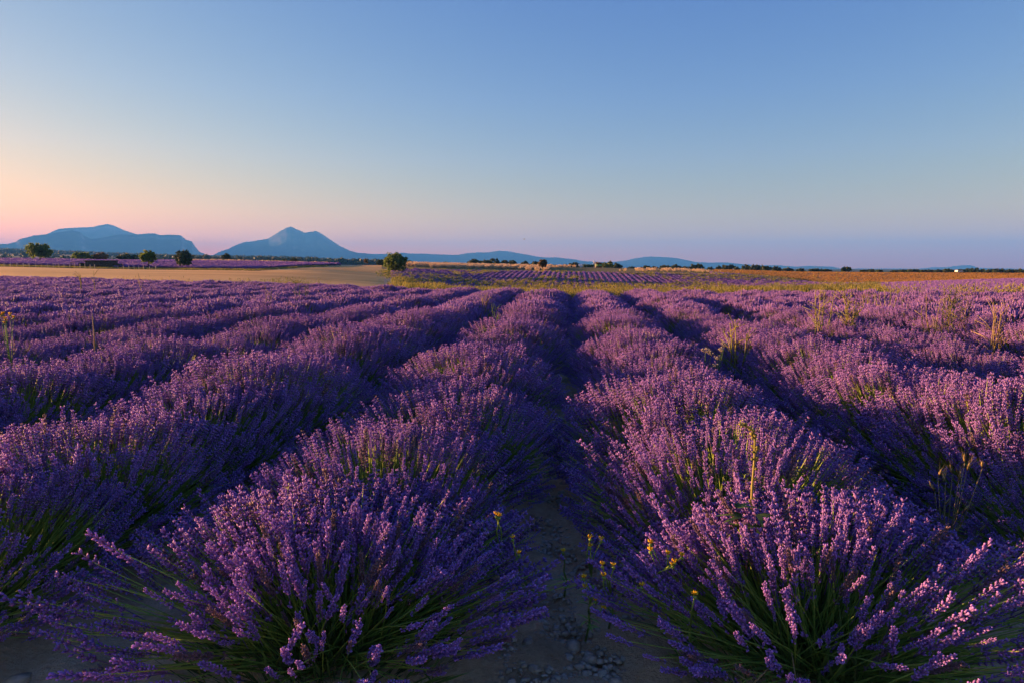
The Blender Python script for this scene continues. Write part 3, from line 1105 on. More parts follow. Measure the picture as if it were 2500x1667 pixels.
def crown_arrays(seed, lobes, n_leaf, leaf):
    """Leaf-sized faces gathered in clumps through the lobes' volume; lobes: (x, y, z, rx, ry, rz)."""
    rs = np.random.default_rng(seed)
    lobes = np.array(lobes, float)
    vol = lobes[:, 3] * lobes[:, 4] * lobes[:, 5]
    P = []
    n_cl = max(20, n_leaf // 22)
    pick = rs.choice(len(lobes), n_cl, p=vol / vol.sum())
    d = rs.normal(0, 1, (n_cl, 3))
    d /= np.linalg.norm(d, axis=1)[:, None]
    r = rs.random(n_cl) ** 0.30
    cen = lobes[pick, :3] + d * lobes[pick, 3:] * (r * rs.uniform(0.82, 1.10, n_cl))[:, None]
    per = n_leaf // n_cl
    size = lobes[:, 3:].mean() * 0.17
    pts = (cen[:, None, :] + rs.normal(0, size, (n_cl, per, 3))).reshape(-1, 3)
    n = len(pts)
    a, b = rs.normal(0, 1, (n, 3)), rs.normal(0, 1, (n, 3))
    a /= np.linalg.norm(a, axis=1)[:, None]
    b = np.cross(a, b)
    b /= np.linalg.norm(b, axis=1)[:, None]
    l = leaf * rs.uniform(0.6, 1.3, n)[:, None]
    V = np.stack([pts - a * l, pts + b * l * 0.6, pts + a * l, pts - b * l * 0.6], 1)
    C = np.zeros((n, 4, 3))
    C[:, :, 0] = rs.random(n)[:, None]
    C[:, :, 1] = (np.repeat(rs.random(n_cl), per) * 0.6 + rs.random(n) * 0.4)[:, None]
    F = (np.array([(0, 1, 2), (0, 2, 3)])[None] + (np.arange(n) * 4)[:, None, None]).reshape(-1, 3)
    return V.reshape(-1, 3), F, C.reshape(-1, 3)


def trunk_mb(seed, h_clear, h_top, rad, lobes, fork=4):
    rs = random.Random(seed)
    mb = MB()
    top = np.array([rs.uniform(-.1, .1) * h_clear, rs.uniform(-.1, .1) * h_clear, h_clear])
    mb.tube([(0, 0, -0.25), top * 0.5 + np.array([0.05, 0, 0]), top], [rad * 1.35, rad, rad * 0.85], 7)
    for k in range(fork):
        lb = lobes[k % len(lobes)]
        e = np.array(lb[:3]) + np.array([rs.uniform(-.6, .6) * lb[3], rs.uniform(-.6, .6) * lb[4], rs.uniform(-.2, .6) * lb[5]])
        m = (top + e) / 2 + np.array([rs.uniform(-.2, .2), rs.uniform(-.2, .2), 0.1])
        mb.tube([top * 0.9, m, e], [rad * 0.65, rad * 0.42, rad * 0.12], 5)
    return mb


TREES = {}


def tree(name, label, px, d, top_y, width_px, base_y=None, shape='round', mat='crown', seed=1, clear=0.16, group=None, leaves=3600, cat='tree'):
    x, y = xy_at(px, d)
    z = float(terrain(x, y))
    h = z_at(px, top_y, d) - z
    if base_y is not None:
        h = (base_y - top_y) * d / FOC
    w = width_px * d / FOC / 2
    rs = random.Random(seed)
    hc = h * clear
    ch = h - hc
    if shape == 'round':
        lobes = [(0, 0, hc + ch * 0.54, w * 0.90, w * 0.90, ch * 0.46), (w * 0.40, 0.1 * w, hc + ch * 0.42, w * 0.62, w * 0.6, ch * 0.40), (-w * 0.42, -0.1 * w, hc + ch * 0.44, w * 0.60, w * 0.58, ch * 0.42)]
    elif shape == 'double':
        lobes = [(-w * 0.42, 0, hc + ch * 0.55, w * 0.55, w * 0.6, ch * 0.47), (w * 0.42, 0, hc + ch * 0.50, w * 0.55, w * 0.6, ch * 0.43), (0, 0, hc + ch * 0.35, w * 0.7, w * 0.6, ch * 0.32)]
    elif shape == 'low':
        lobes = [(-w * 0.45, 0, ch * 0.42, w * 0.5, w * 0.5, ch * 0.45), (w * 0.4, 0, ch * 0.38, w * 0.55, w * 0.5, ch * 0.42), (0, 0, ch * 0.5, w * 0.55, w * 0.6, ch * 0.52)]
    else:
        lobes = [(0, 0, hc + ch * 0.5, w * 0.95, w * 0.95, ch * 0.5)]
        for _ in range(3):
            lobes.append((rs.uniform(-.6, .6) * w, rs.uniform(-.5, .5) * w, hc + ch * rs.uniform(0.3, 0.7), w * 0.45, w * 0.45, ch * 0.26))
    for _ in range(5):
        a_ = rs.random() * 6.28
        q_ = rs.uniform(0.62, 0.95)
        lobes.append((w * q_ * math.cos(a_), w * q_ * 0.8 * math.sin(a_), hc + ch * rs.uniform(0.25, 0.92) * (1.05 - 0.35 * q_), w * rs.uniform(0.18, 0.34), w * 0.26, ch * rs.uniform(0.10, 0.2)))
    o = thing(name, label, cat, (x, y, z - 0.05), rs.uniform(-0.3, 0.3), group)
    trunk_mb(seed, hc + ch * 0.25, h, max(0.07, h * 0.03), lobes).build('trunk', M['bark'], o)
    V, F, C = crown_arrays(seed + 50, lobes, leaves, max(0.12, 0.0011 * d + 0.02))
    link('crown', np_mesh('crown', V, F, M[mat], C), o)
    return o


tree('tree', 'broad two-lobed green tree at far left on the purple field', 98, 330, 602, 46, shape='double', seed=2, clear=0.20, base_y=640)
tree('tree', 'wide green tree behind the left end of the shed', 202, 420, 618, 46, shape='low', seed=3, clear=0.05, base_y=638)
tree('tree', 'small brownish tree rising just behind the shed roof', 248, 418, 620, 26, shape='blob', seed=4, clear=0.1, mat='crown_rust', base_y=638)
tree('shrub', 'low dark shrub between the shed and the round tree', 318, 400, 622, 46, shape='low', seed=5, clear=0.02, mat='crown_dark', base_y=639, cat='shrub')
tree('tree', 'round green tree on a clear short trunk, right of the shed', 362, 238, 614, 33, seed=6, clear=0.30, base_y=652)
tree('tree', 'dark round tree leafed to the ground, second right of the shed', 450, 236, 614, 38, seed=7, clear=0.12, mat='crown_dark', base_y=653)
tree('tree', 'small lone tree at the foot of the pointed mountain', 553, 350, 622, 18, shape='blob', seed=8, clear=0.1, mat='crown_dark', base_y=640)
tree('shrub', 'small dark shrub below the right shoulder of the pointed mountain', 718, 316, 631, 18, shape='blob', seed=9, clear=0.05, mat='crown_dark', base_y=644, cat='shrub')
tree('shrub', 'tiny dark shrub left of a small shrub under the pointed mountain', 695, 320, 634, 12, shape='blob', seed=10, clear=0.05, mat='crown_dark', base_y=644, cat='shrub')
tree('tree', 'large bushy green tree at the right end of the stubble field', 965, 212, 620, 56, seed=11, clear=0.05, base_y=667, leaves=6500)
tree('tree', 'rusty orange tree on a bare forked trunk before the tree line', 1325, 235, 633, 23, shape='blob', seed=12, clear=0.45, mat='crown_rust', base_y=665)
tree('tree', 'sparse little tree left of the bushy green tree', 894, 330, 636, 10, shape='blob', seed=13, clear=0.35, mat='crown_rust', base_y=651, leaves=700)
tree('tree', 'small dark tree just left of the bushy green tree', 929, 345, 637, 20, shape='blob', seed=14, clear=0.05, mat='crown_dark', base_y=651)

CENTRE = [(1004, 638, 28, 'round'), (1032, 642, 26, 'low'), (1060, 641, 26, 'low'), (1090, 640, 24, 'blob'), (1115, 643, 28, 'low'), (1158, 633, 34, 'round'), (1184, 634, 26, 'round'), (1206, 632, 30, 'round'), (1232, 637, 22, 'blob'), (1250, 636, 22, 'blob'), (1284, 638, 30, 'low'), (1306, 639, 20, 'blob'), (1346, 645, 26, 'low'), (1378, 646, 24, 'low'), (1402, 642, 28, 'round')]
for i, (px, ty, wp, sh) in enumerate(CENTRE):
    tree('tree', f'{["leftmost", *ORD[1:]][i]} dark tree{" from the left" if i else ""} in the tree line behind the pale grass strip', px, 366 + (i * 37) % 24, ty, wp, shape=sh, seed=60 + i, clear=0.06, mat='crown_dark', group='trees of the centre tree line', leaves=1500)
HEDGE = [(1461, 640, 20, 'round', 'crown_rust'), (1477, 641, 20, 'round', 'crown'), (1490, 638, 16, 'blob', 'crown'), (1506, 642, 26, 'low', 'crown_dark')]
for i, (px, ty, wp, sh, mt) in enumerate(HEDGE):
    tree('tree', f'{["leftmost", "second", "third", "rightmost"][i]} of the four close-set trees right of the dead white trunk', px, 350 + i * 4, ty, wp, shape=sh, seed=80 + i, clear=0.05, mat=mt, group='four trees by the dead trunk', leaves=1500)
RIGHT = [(1542, 652, 18, 'low'), (1577, 649, 24, 'low'), (1598, 651, 16, 'low'), (1622, 648, 30, 'low'), (1652, 648, 28, 'round'), (1671, 651, 18, 'low'), (1701, 645, 34, 'round'), (1735, 653, 18, 'low'), (1754, 650, 12, 'blob'), (1779, 646, 32, 'round'), (1799, 652, 16, 'low'), (1821, 647, 18, 'blob'), (1844, 648, 28, 'round'), (1869, 649, 28, 'round'), (1895, 650, 24, 'low'), (1924, 655, 28, 'low'), (1955, 656, 20, 'low'), (1990, 657, 34, 'low'), (2018, 658, 22, 'low'), (2066, 653, 22, 'round'), (2110, 660, 18, 'low'), (2128, 659, 16, 'blob'), (2146, 660, 18, 'low')]
for i, (px, ty, wp, sh) in enumerate(RIGHT):
    tree('tree', f'{["leftmost", *ORD[1:]][i]} tree{" from the left" if i else ""} in the right-hand tree line before the low ridge', px, 398 + (i * 29) % 34, ty, wp, shape=sh, seed=110 + i, clear=0.05, mat='crown_dark', group='trees of the right-hand tree line', leaves=1400)
for i in range(19):
    px = 2185 + i * 17.5 + (i * 7) % 5
    tree('tree', f'{["leftmost", *ORD[1:]][i]} tree{" from the left" if i else ""} in the low tree line at the far right horizon', px, 470 + (i * 23) % 40, 660.5 - (i * 13 % 4) - (2.0 if i > 7 else 0), 19, shape='blob' if i % 3 else 'low', seed=150 + i, clear=0.04, mat='crown_dark', group='trees at the far right horizon', leaves=800)

# ----------------------------------------------------------------------------
# shed, fence, vehicles, hedge, dead trunk, bird
# ----------------------------------------------------------------------------
M['wood'] = plain_mat('weathered_wood', (0.085, 0.07, 0.06), 0.9, 0.35, 1.5)
M['dark'] = plain_mat('opening_shade', (0.02, 0.018, 0.016), 0.9)  # near-black colour that stands in for shade inside the shed opening
M['roofing'] = plain_mat('grey_roofing', (0.17, 0.15, 0.14), 0.75, 0.2, 0.8)
M['post'] = plain_mat('pale_post', (0.46, 0.38, 0.29), 0.85)
M['white'] = plain_mat('white_paint', (0.78, 0.75, 0.70), 0.4, 0.05)
M['glass'] = plain_mat('dark_glass', (0.03, 0.035, 0.04), 0.1, 0.1)
M['rubber'] = plain_mat('rubber', (0.03, 0.03, 0.03), 0.8)
M['green_paint'] = plain_mat('green_paint', (0.20, 0.33, 0.10), 0.6, 0.15)
M['rust'] = plain_mat('rust', (0.25, 0.08, 0.04), 0.8)
M['deadwood'] = plain_mat('bleached_wood', (0.62, 0.55, 0.47), 0.9, 0.15)
M['feather'] = plain_mat('bird_feather', (0.06, 0.055, 0.05), 0.8)
M['stone'] = ground_mat('stone', [(0.3, (0.28, 0.21, 0.145)), (0.5, (0.42, 0.335, 0.25)), (0.7, (0.58, 0.50, 0.41))], 12.0, 0.5, 60.0, 0.01)

sx_, sy_ = xy_at(241, 246)
sz_ = float(terrain(sx_, sy_))
shed = thing('shed', 'low dark wooden shed with a flat grey roof by the stubble', 'shed', (sx_, sy_, sz_ - 0.15), math.atan2(-sx_, sy_))
bx = MB
for k in range(18):
    x0 = -3.4 + k * 0.475
    q = random.Random(k)
    bx().box((x0, -1.5 - q.uniform(0, 0.02), 0), (x0 + 0.455, -1.44, 2.15 - q.uniform(0, 0.03)), (0, q.random(), 0.5)).build('plank', M['wood'], shed)
bx().box((-3.4, -1.43, 0), (-3.32, 3.0, 2.15)).box((5.05, -1.43, 0), (5.13, 3.0, 2.15)).box((-3.32, 2.92, 0), (5.05, 3.0, 2.15)).build('wall', M['wood'], shed)
bx().box((-5.15, -1.3, 0), (-3.42, -1.24, 1.5)).build('bay_shade', M['dark'], shed)  # solid dark panel, the bay's inner shade put into its colour
bx().box((-3.75, -1.95, 2.16), (5.4, 3.3, 2.30)).build('roof', M['roofing'], shed)
V = [(-7.3, -1.7, 1.52), (-3.42, -1.7, 1.95), (-3.42, 2.2, 1.95), (-7.3, 2.2, 1.52), (-7.3, -1.7, 1.62), (-3.42, -1.7, 2.05), (-3.42, 2.2, 2.05), (-7.3, 2.2, 1.62)]
MB().add(V, [(0, 3, 2, 1), (4, 5, 6, 7), (0, 1, 5, 4), (1, 2, 6, 5), (2, 3, 7, 6), (3, 0, 4, 7)]).build('porch_roof', M['roofing'], shed)
for yy in (-1.6, 2.1):
    bx().tube([(-7.1, yy, 0), (-7.1, yy, 1.55)], 0.06, 6).build('post', M['wood'], shed)
bx().box((5.14, -1.2, 0), (6.4, 2.4, 1.3)).build('lean_to', M['wood'], shed)

post_px = [10.5, 26.5, 42, 58, 72, 88, 102, 117, 130, 144, 157, 171, 183.5, 196, 208, 220.5, 231.6, 288, 302, 315, 328, 339, 351, 366, 380]
pm = MB().tube([(0, 0, -0.2), (0.01, 0, 0.6), (0.02, 0, 1.30)], [0.085, 0.08, 0.07], 6).mesh('fence_post', M['post'])
for i, px in enumerate(post_px):
    d = float(np.interp(px, *W_TOP)) * 0.985
    x, y = xy_at(px, d)
    o = link('fence_post', pm)
    o.location = (x, y, float(terrain(x, y)))
    q = random.Random(i)
    o.rotation_euler = (q.uniform(-.06, .06), q.uniform(-.06, .06), q.random() * 6)
    o.scale = (1, 1, q.uniform(0.85, 1.12) * (1.0 if px < 240 else 0.8))
    tag(o, f'{["leftmost", *ORD[1:]][i]} pale wooden fence post{" from the left" if i else ""} along the stubble field', 'fence post', 'fence posts along the stubble')


def vehicle(name, label, cat, px, d, L, H, rz, mat):
    x, y = xy_at(px, d)
    o = thing(name, label, cat, (x, y, float(terrain(x, y))), rz)
    prof = [(-L / 2, 0.35), (L / 2, 0.35), (L / 2, H * 0.55), (L * 0.36, H * 0.62), (L * 0.22, H), (-L * 0.46, H), (-L / 2, H * 0.6)]
    n = len(prof)
    V = [(a, -0.85, b) for a, b in prof] + [(a, 0.85, b) for a, b in prof]
    F = [(0, i, i + 1) for i in range(1, n - 1)] + [(n, n + i + 1, n + i) for i in range(1, n - 1)]
    mb = MB().add(V, F)
    mb.add(V, [(i, n + i, n + (i + 1) % n, (i + 1) % n) for i in range(n)])
    mb.build('body', mat, o)
    for s in (-1, 1):
        MB().box((-L * 0.40, s * 0.86 - 0.005, H * 0.62), (L * 0.18, s * 0.86 + 0.005, H * 0.90)).build('window', M['glass'], o)
        for wx in (-L * 0.32, L * 0.32):
            w = MB().tube([(wx, s * 0.70, 0.32), (wx, s * 0.90, 0.32)], 0.32, 12).build('wheel', M['rubber'], o)
            MB().tube([(wx, s * 0.89, 0.32), (wx, s * 0.91, 0.32)], 0.19, 10).build('rim', M['white'], w)
    MB().add([(L * 0.362, -0.7, H * 0.64), (L * 0.362, 0.7, H * 0.64), (L * 0.232, 0.7, H * 0.97), (L * 0.232, -0.7, H * 0.97)], [(0, 1, 2, 3)]).build('windscreen', M['glass'], o)
    return o


vehicle('parked_car', 'white car standing at the left end of the green hedge', 'car', 1418, 318, 3.9, 1.5, 1.4, M['white'])
vehicle('parked_van', 'white van far off at the edge of the brown field', 'van', 2342, 370, 3.0, 1.1, 0.25, M['white'])

hx, hy = xy_at(1438, 322)

hedge = thing('hedge', 'clipped green hedge left of the dead white trunk', 'hedge', (hx, hy, float(terrain(hx, hy))), 0.05)
V, F, C = crown_arrays(300, [(-2.6, 0, .7, 1.0, .8, .75), (-1.2, 0, .7, 1.2, .8, .7), (0.4, 0, .7, 1.2, .8, .7), (2.0, 0, .7, 1.3, .8, .68), (3.2, 0, .65, .8, .8, .65)], 3200, 0.16)
link('foliage', np_mesh('foliage', V, F, M['crown'], C), hedge)
bx().tube([(-2.5, 0, -.1), (-2.5, 0, .9)], .06, 5).build('stem', M['bark'], hedge)
bx().tube([(1.5, 0, -.1), (1.5, 0, .9)], .06, 5).build('stem', M['bark'], hedge)

tx, ty = xy_at(1461, 314)
tr = thing('trailer', 'small light green box trailer right of the dead white trunk', 'trailer', (tx, ty, float(terrain(tx, ty))), 0.1)
bx().box((-1.45, -0.8, 0.42), (1.45, 0.8, 1.45)).build('body', M['green_paint'], tr)
bx().box((-1.5, -0.85, 1.452), (1.5, 0.85, 1.53)).build('rim', M['green_paint'], tr)
for wx in (-0.9, 0.9):
    for s in (-1, 1):
        bx().tube([(wx, s * 0.82, 0.36), (wx, s * 0.98, 0.36)], 0.36, 12).build('wheel', M['rust'], tr)
bx().tube([(-1.45, 0, 0.5), (-2.6, 0, 0.45)], 0.05, 5).build('drawbar', M['rust'], tr)

dx_, dy_ = xy_at(1453.5, 312)
dt = thing('dead_tree', 'leaning white dead tree trunk between hedge and trailer', 'tree', (dx_, dy_, float(terrain(dx_, dy_))))
bx().tube([(0.1, 0, -0.2), (0.12, 0, 0.9), (0.02, 0, 1.9), (-0.45, 0, 2.6), (-0.95, 0, 3.05)], [0.24, 0.20, 0.18, 0.15, 0.07], 7).build('trunk', M['deadwood'], dt)
for e in ((-1.3, 0.1, 1.95), (-1.0, 0.1, 2.5), (-1.5, -0.1, 2.75)):
    bx().tube([(0.0, 0, 1.85), (-0.5, 0.05, (1.85 + e[2]) / 2), e], [0.09, 0.06, 0.03], 5).build('branch', M['deadwood'], dt)

p_b = np.array([0, 0, CAM_H]) + ray(1280, 585) * 95
bird = thing('bird', 'small dark bird gliding in the pale sky above the hills', 'bird', tuple(p_b), 0.5)
bx().octa((-0.17, 0, 0), (1, 0, 0.12), 0.36, 0.045, 0.55, 6).build('body', M['feather'], bird, True)
for s in (-1, 1):
    V = [(0.04, 0, 0.01), (-0.06, 0, 0.01), (-0.02, s * 0.17, 0.065), (0.06, s * 0.17, 0.07), (-0.07, s * 0.34, 0.03), (-0.03, s * 0.34, 0.035)]
    V2 = [(a, b, c - 0.008) for a, b, c in V]
    MB().add(V + V2, [(0, 1, 2, 3), (3, 2, 4, 5), (6, 9, 8, 7), (9, 11, 10, 8)]).build('wing', M['feather'], bird)
MB().add([(-0.16, 0.01, 0), (-0.16, -0.01, 0), (-0.27, -0.05, 0), (-0.27, 0.05, 0)], [(0, 1, 2, 3)]).build('tail', M['feather'], bird)

# ----------------------------------------------------------------------------
# wild grasses that nobody could count
# ----------------------------------------------------------------------------


def tuft(seed, n, h, spread, width, mat, lean=0.35, head=None):
    rs = random.Random(seed)
    mb = MB()
    for _ in range(n):
        a = rs.random() * 6.28
        r = spread * math.sqrt(rs.random())
        ln = h * rs.uniform(0.45, 1.1)
        dr = np.array([math.cos(a) * lean * rs.random(), math.sin(a) * lean * rs.random(), 1.0])
        b = np.array([r * math.cos(a), r * math.sin(a), 0.0])
        mb.blade(b, dr, ln, width * rs.uniform(0.6, 1.2), rs.uniform(0.02, 0.25), 2, (0, rs.random(), 0.5), rs)
        if head and rs.random() < head[0]:
            e = b + dr / np.linalg.norm(dr) * ln * 0.85
            mb.octa(e, dr + np.array([math.cos(a) * .3, math.sin(a) * .3, 0]), head[1] * rs.uniform(.7, 1.3), head[2], 0.45, 4, 0.8, 1.0, rs.random())
    return mb.mesh('tuft', mat)


g_tall = [tuft(i, 46, 0.85, 0.22, 0.010, M['weed'], 0.35, (0.3, 0.12, 0.012)) for i in range(4)]
g_mid = [tuft(20 + i, 40, 0.62, 0.34, 0.045, M['weed'], 0.5) for i in range(3)]
g_green = [tuft(30 + i, 30, 0.45, 0.25, 0.022, M['green_weed'], 0.7) for i in range(3)]
g_plume = [tuft(40 + i, 40, 0.95, 0.28, 0.030, M['plume'], 0.55, (0.5, 0.3, 0.06)) for i in range(4)]
g_brown = [tuft(50 + i, 22, 0.30, 0.45, 0.04, M['brown'], 0.8) for i in range(3)]


def vnoise(x, y, seed):
    return fbm(np.asarray(x, float), np.asarray(y, float), seed, 4)


def strew(name, shapes, n, px_rng, d_fn, label, seed, size=(0.7, 1.2), keep=None, cat='grass'):
    rs = np.random.default_rng(seed)
    px = rs.uniform(px_rng[0], px_rng[1], n)
    lo, hi = d_fn(px)
    t = rs.random(n)
    d = lo + (hi - lo) * t
    az = np.arctan2(*np.array([xy_at(p, 1.0) for p in px]).T)
    x, y = np.sin(az) * d, np.cos(az) * d
    ok = np.ones(n, bool) if keep is None else keep(x, y, px, d, rs)
    x, y = x[ok], y[ok]
    m = len(x)
    return scatter(name, np.stack([x, y, terrain(x, y) - 0.02], 1), rs.random(m) * 6.28, rs.uniform(size[0], size[1], m), rs.integers(0, len(shapes), m), shapes, label, cat)


E = lambda px: np.interp(px, *EDGE)
strew('wild_grass', g_tall, 1300, (640, 2600), lambda p: (E(p) * 0.985, E(p) + 5), 'tall yellow-green wild grass along the far edge of the near rows', 1, (0.55, 1.2),
      lambda x, y, px, d, rs: (vnoise(x / 2.2, y / 2.2, 5) + 0.25 * rs.normal(0, 1, len(x)) > 0.12 - 0.15 * (px > 1050)))
strew('wild_grass', g_tall, 60, (60, 640), lambda p: (E(p) * 0.9, E(p) + 2), 'few thin weeds standing against the golden stubble', 2, (0.7, 1.15),
      lambda x, y, px, d, rs: vnoise(x / 3, y / 3, 8) > 0.1)
strew('wild_grass', g_mid, 17000, (960, 2150), lambda p: (E(p) + 25, np.where(p > 1740, np.interp(p, *B_LOW) * 0.96, 238)), 'yellow-green weeds grown through the second lavender field', 3, (1.0, 2.0),
      lambda x, y, px, d, rs: vnoise(x / 9, y / 14, 11) + 0.35 * rs.normal(0, 1, len(x)) + np.clip((185 - d) / 60, -0.3, 0.22) + 0.3 * (px > 1520) > 0.12)
strew('wild_grass', g_mid + g_green, 1500, (915, 1040), lambda p: (150 + 0 * p, 240 + 0 * p), 'green grass at the foot of the bushy green tree', 4, (0.6, 1.3),
      lambda x, y, px, d, rs: np.hypot((px - 972) / 34, (d - 200) / 24) + 0.3 * rs.normal(0, 1, len(x)) < 1.1)
strew('plume_grass', g_plume, 5200, (985, 1345), lambda p: (238 + 0 * p, 306 + 0 * p), 'pale feathery grass tufts in rows below the centre tree line', 5, (0.8, 1.5),
      lambda x, y, px, d, rs: (np.cos((x - ROW0) / (ROW * 2) * 2 * math.pi) > -0.1) & (vnoise(x / 30, y / 30, 4) + (d - 252) / 20 > 0))
strew('plume_grass', g_plume, 800, (1345, 1760), lambda p: (262 + 0 * p, 318 + 0 * p), 'scattered pale grass tufts along the crest right of the furrow', 6, (0.7, 1.3),
      lambda x, y, px, d, rs: vnoise(x / 20, y / 20, 14) > 0.15)
strew('plume_grass', g_plume, 500, (455, 800), lambda p: (np.interp(p, [455, 800], [318, 300]), np.interp(p, [455, 800], [338, 316])), 'pale grass fringe on top of the distant left lavender field', 7, (0.7, 1.3))
strew('dry_grass', g_brown, 5200, (1745, 2600), lambda p: (np.interp(p, *B_LOW) * 1.01, 352 + 0 * p), 'dry brown growth covering the fallow field on the right', 8, (0.8, 1.9))
strew('wild_grass', g_mid, 700, (1700, 2560), lambda p: (np.interp(p, *B_LOW) * 0.965, np.interp(p, *B_LOW) * 1.0), 'green edge between the right lavender field and the brown field', 9, (0.6, 1.2))
strew('dry_grass', g_mid, 1400, (-60, 800), lambda p: (np.interp(p, *W_TOP) * 0.99, np.interp(p, *W_TOP) * 1.04), 'rough grass strip along the far edge of the stubble field', 10, (0.5, 1.0))

# woods on the valley floor, far beyond the plateau
blob = []
for i in range(3):
    V, F, C = crown_arrays(400 + i, [(0, 0, 4, 7, 5, 4), (5, 2, 3, 5, 5, 3.2), (-5, -1, 3.2, 5, 4, 3.4)], 260, 1.5)
    blob.append(np_mesh('wood_clump', V, F, M['crown_dark'], C))
strew('woodland', blob, 7000, (-150, 1000), lambda p: (1200 + 0 * p, 5200 + 0 * p), 'dark woods across the valley floor below the mountains', 12, (0.8, 1.7),
      lambda x, y, px, d, rs: vnoise(x / 420, y / 300, 6) + 0.25 * rs.normal(0, 1, len(x)) > 0.0, 'woodland')

# ----------------------------------------------------------------------------
# single plants and stones one can point at
# ----------------------------------------------------------------------------


def on_ground(px, d):
    x, y = xy_at(px, d)
    return np.array([x, y, float(terrain(x, y))])


def in_sight(px, py, d):
    """World point at horizontal distance d seen at a photograph point."""
    r = ray(px, py)
    return np.array([0, 0, CAM_H]) + r * (d / math.hypot(r[0], r[1]))


def stalk_plant(name, label, cat, foot, tips, rad, mat, seed, twig=0, head=None, leaf=0, leaf_mat=None, leaf_len=0.12, leaf_w=0.02, group=None, wob=0.03):
    """A plant of upright stalks: tips are world points; every stalk is a part."""
    rs = random.Random(seed)
    foot = np.asarray(foot, float)
    o = thing(name, label, cat, tuple(foot), 0, group)
    for t in tips:
        e = np.asarray(t, float) - foot
        b0 = np.array([rs.uniform(-.03, .03), rs.uniform(-.03, .03), -0.02])
        pts = [b0 + (e - b0) * k + np.array([rs.uniform(-wob, wob), rs.uniform(-wob, wob), 0]) * math.sin(math.pi * k) for k in (0, .25, .5, .75, 1)]
        mb = MB().tube(pts, [rad, rad * .9, rad * .8, rad * .65, rad * .4], 5, (0.5, rs.random(), .5), True)
        for _ in range(twig):
            k = rs.uniform(.45, .95)
            p = b0 + (e - b0) * k
            q = p + np.array([rs.uniform(-.14, .14), rs.uniform(-.14, .14), rs.uniform(.05, .2)]) * (e[2] / 0.9)
            mb.tube([p, (p + q) / 2 + np.array([0, 0, .015]), q], [rad * .55, rad * .45, rad * .3], 3, (0.7, rs.random(), .5))
            if head:
                mb.octa(q, q - p, head * rs.uniform(.7, 1.3), head * .42, .5, 5, .6, 1.0, rs.random())
        if head:
            mb.octa(pts[-1], pts[-1] - pts[-2], head * 1.3, head * .45, .5, 5, .6, 1.0, rs.random())
        mb.build('stalk', mat, o)
    for _ in range(leaf):
        t = np.asarray(tips[rs.randrange(len(tips))], float) - foot
        k = rs.uniform(.05, .6)
        a = rs.random() * 6.28
        MB().blade(t * k, (math.cos(a), math.sin(a), rs.uniform(.2, .8)), leaf_len * rs.uniform(.6, 1.2), leaf_w, .5, 4, (0, rs.random(), .5), rs).build('leaf', leaf_mat or mat, o)
    return o


# bent green weed in front of the second right-hand bush
fw = on_ground(1836, 2.62)
weed = thing('tall_weed', 'pale green weed with a bent drooping tip above the right bush', 'weed', tuple(fw))
W_ = [in_sight(1832, 1300, 2.60), in_sight(1836, 1190, 2.61), in_sight(1842, 1120, 2.62), in_sight(1843, 1065, 2.63), in_sight(1836, 1048, 2.61), in_sight(1822, 1039, 2.59), in_sight(1809, 1036, 2.57)]
pts = [np.array([0, 0, 0.0])] + [w - fw for w in W_]
MB().tube(pts, [.0048, .0048, .0045, .0042, .004, .004, .0045, .003], 7, (0.9, .9, .5)).build('stalk', M['weed'], weed, True)
rs = random.Random(5)
for k in range(34):
    i = rs.randrange(1, 7)
    p = pts[i] + (pts[i + 1] - pts[i]) * rs.random() if i < 7 else pts[i]
    a = rs.random() * 6.28
    MB().octa(p, (math.cos(a), math.sin(a), .3), .019, .007, .5, 4, .5, .8, rs.random()).build('bud', M['weed'], weed)
for k, (px, py, L) in enumerate([(1800, 1238, .10), (1818, 1262, .12), (1850, 1255, .11), (1806, 1290, .09), (1858, 1285, .10), (1825, 1330, .11), (1790, 1345, .10)]):
    q = in_sight(px, py, 2.50) - fw
    a = k * 2.3
    mb = MB()
    for s in range(3):
        mb.blade(q, (math.cos(a + s * .7), math.sin(a + s * .7), .35), L * .8, .014, .4, 4, (0.6, rs.random(), .5), rs)
    mb.build('leaf', M['green_weed'], weed)


def yellow_plant(label, foot, heads, seed, group='yellow wildflowers', r_head=0.0115):
    rs = random.Random(seed)
    foot = np.asarray(foot, float)
    o = thing('yellow_wildflower', label, 'wildflower', tuple(foot), 0, group)
    fork = np.mean([np.asarray(h) for h in heads], 0) * 0.55 + foot * 0.45 - foot
    fork[2] = min(fork[2], min(h[2] for h in heads) - foot[2] - 0.05)
    fork[2] = max(fork[2], 0.03)
    MB().tube([(0, 0, -.02), fork * .5 + np.array([.01, 0, .01]), fork], [.0045, .004, .0035], 5, (.4, .5, .5)).build('stem', M['stem'], o)
    for h in heads:
        e = np.asarray(h) - foot
        sp = MB().tube([fork, (fork + e) / 2 + np.array([rs.uniform(-.02, .02), 0, .01]), e], [.003, .0025, .002], 4, (.6, .6, .5)).build('stem', M['stem'], o)
        fl = MB()
        fl.octa(e - np.array([0, 0, .012]), (0, 0, 1), .016, r_head * .62, .7, 6, .2, .4, .3)
        fl.build('flower_base', M['stem'], sp)
        pt = MB()
        for k in range(11):
            a = 2 * math.pi * k / 11 + rs.random()
            pt.octa(e + np.array([0, 0, .002]), (math.cos(a), math.sin(a), 1.25 + rs.uniform(-.3, .5)), r_head * 1.5, r_head * .28, .65, 3, .3, 1.0, rs.random(), .5)
        pt.build('flower_head', M['yellow'], sp)
    for _ in range(7):
        a = rs.random() * 6.28
        k = rs.uniform(.1, .9)
        MB().blade(fork * k, (math.cos(a), math.sin(a), .4), .05, .006, .4, 3, (.4, rs.random(), .5), rs).build('leaf', M['stem'], o)
    return o


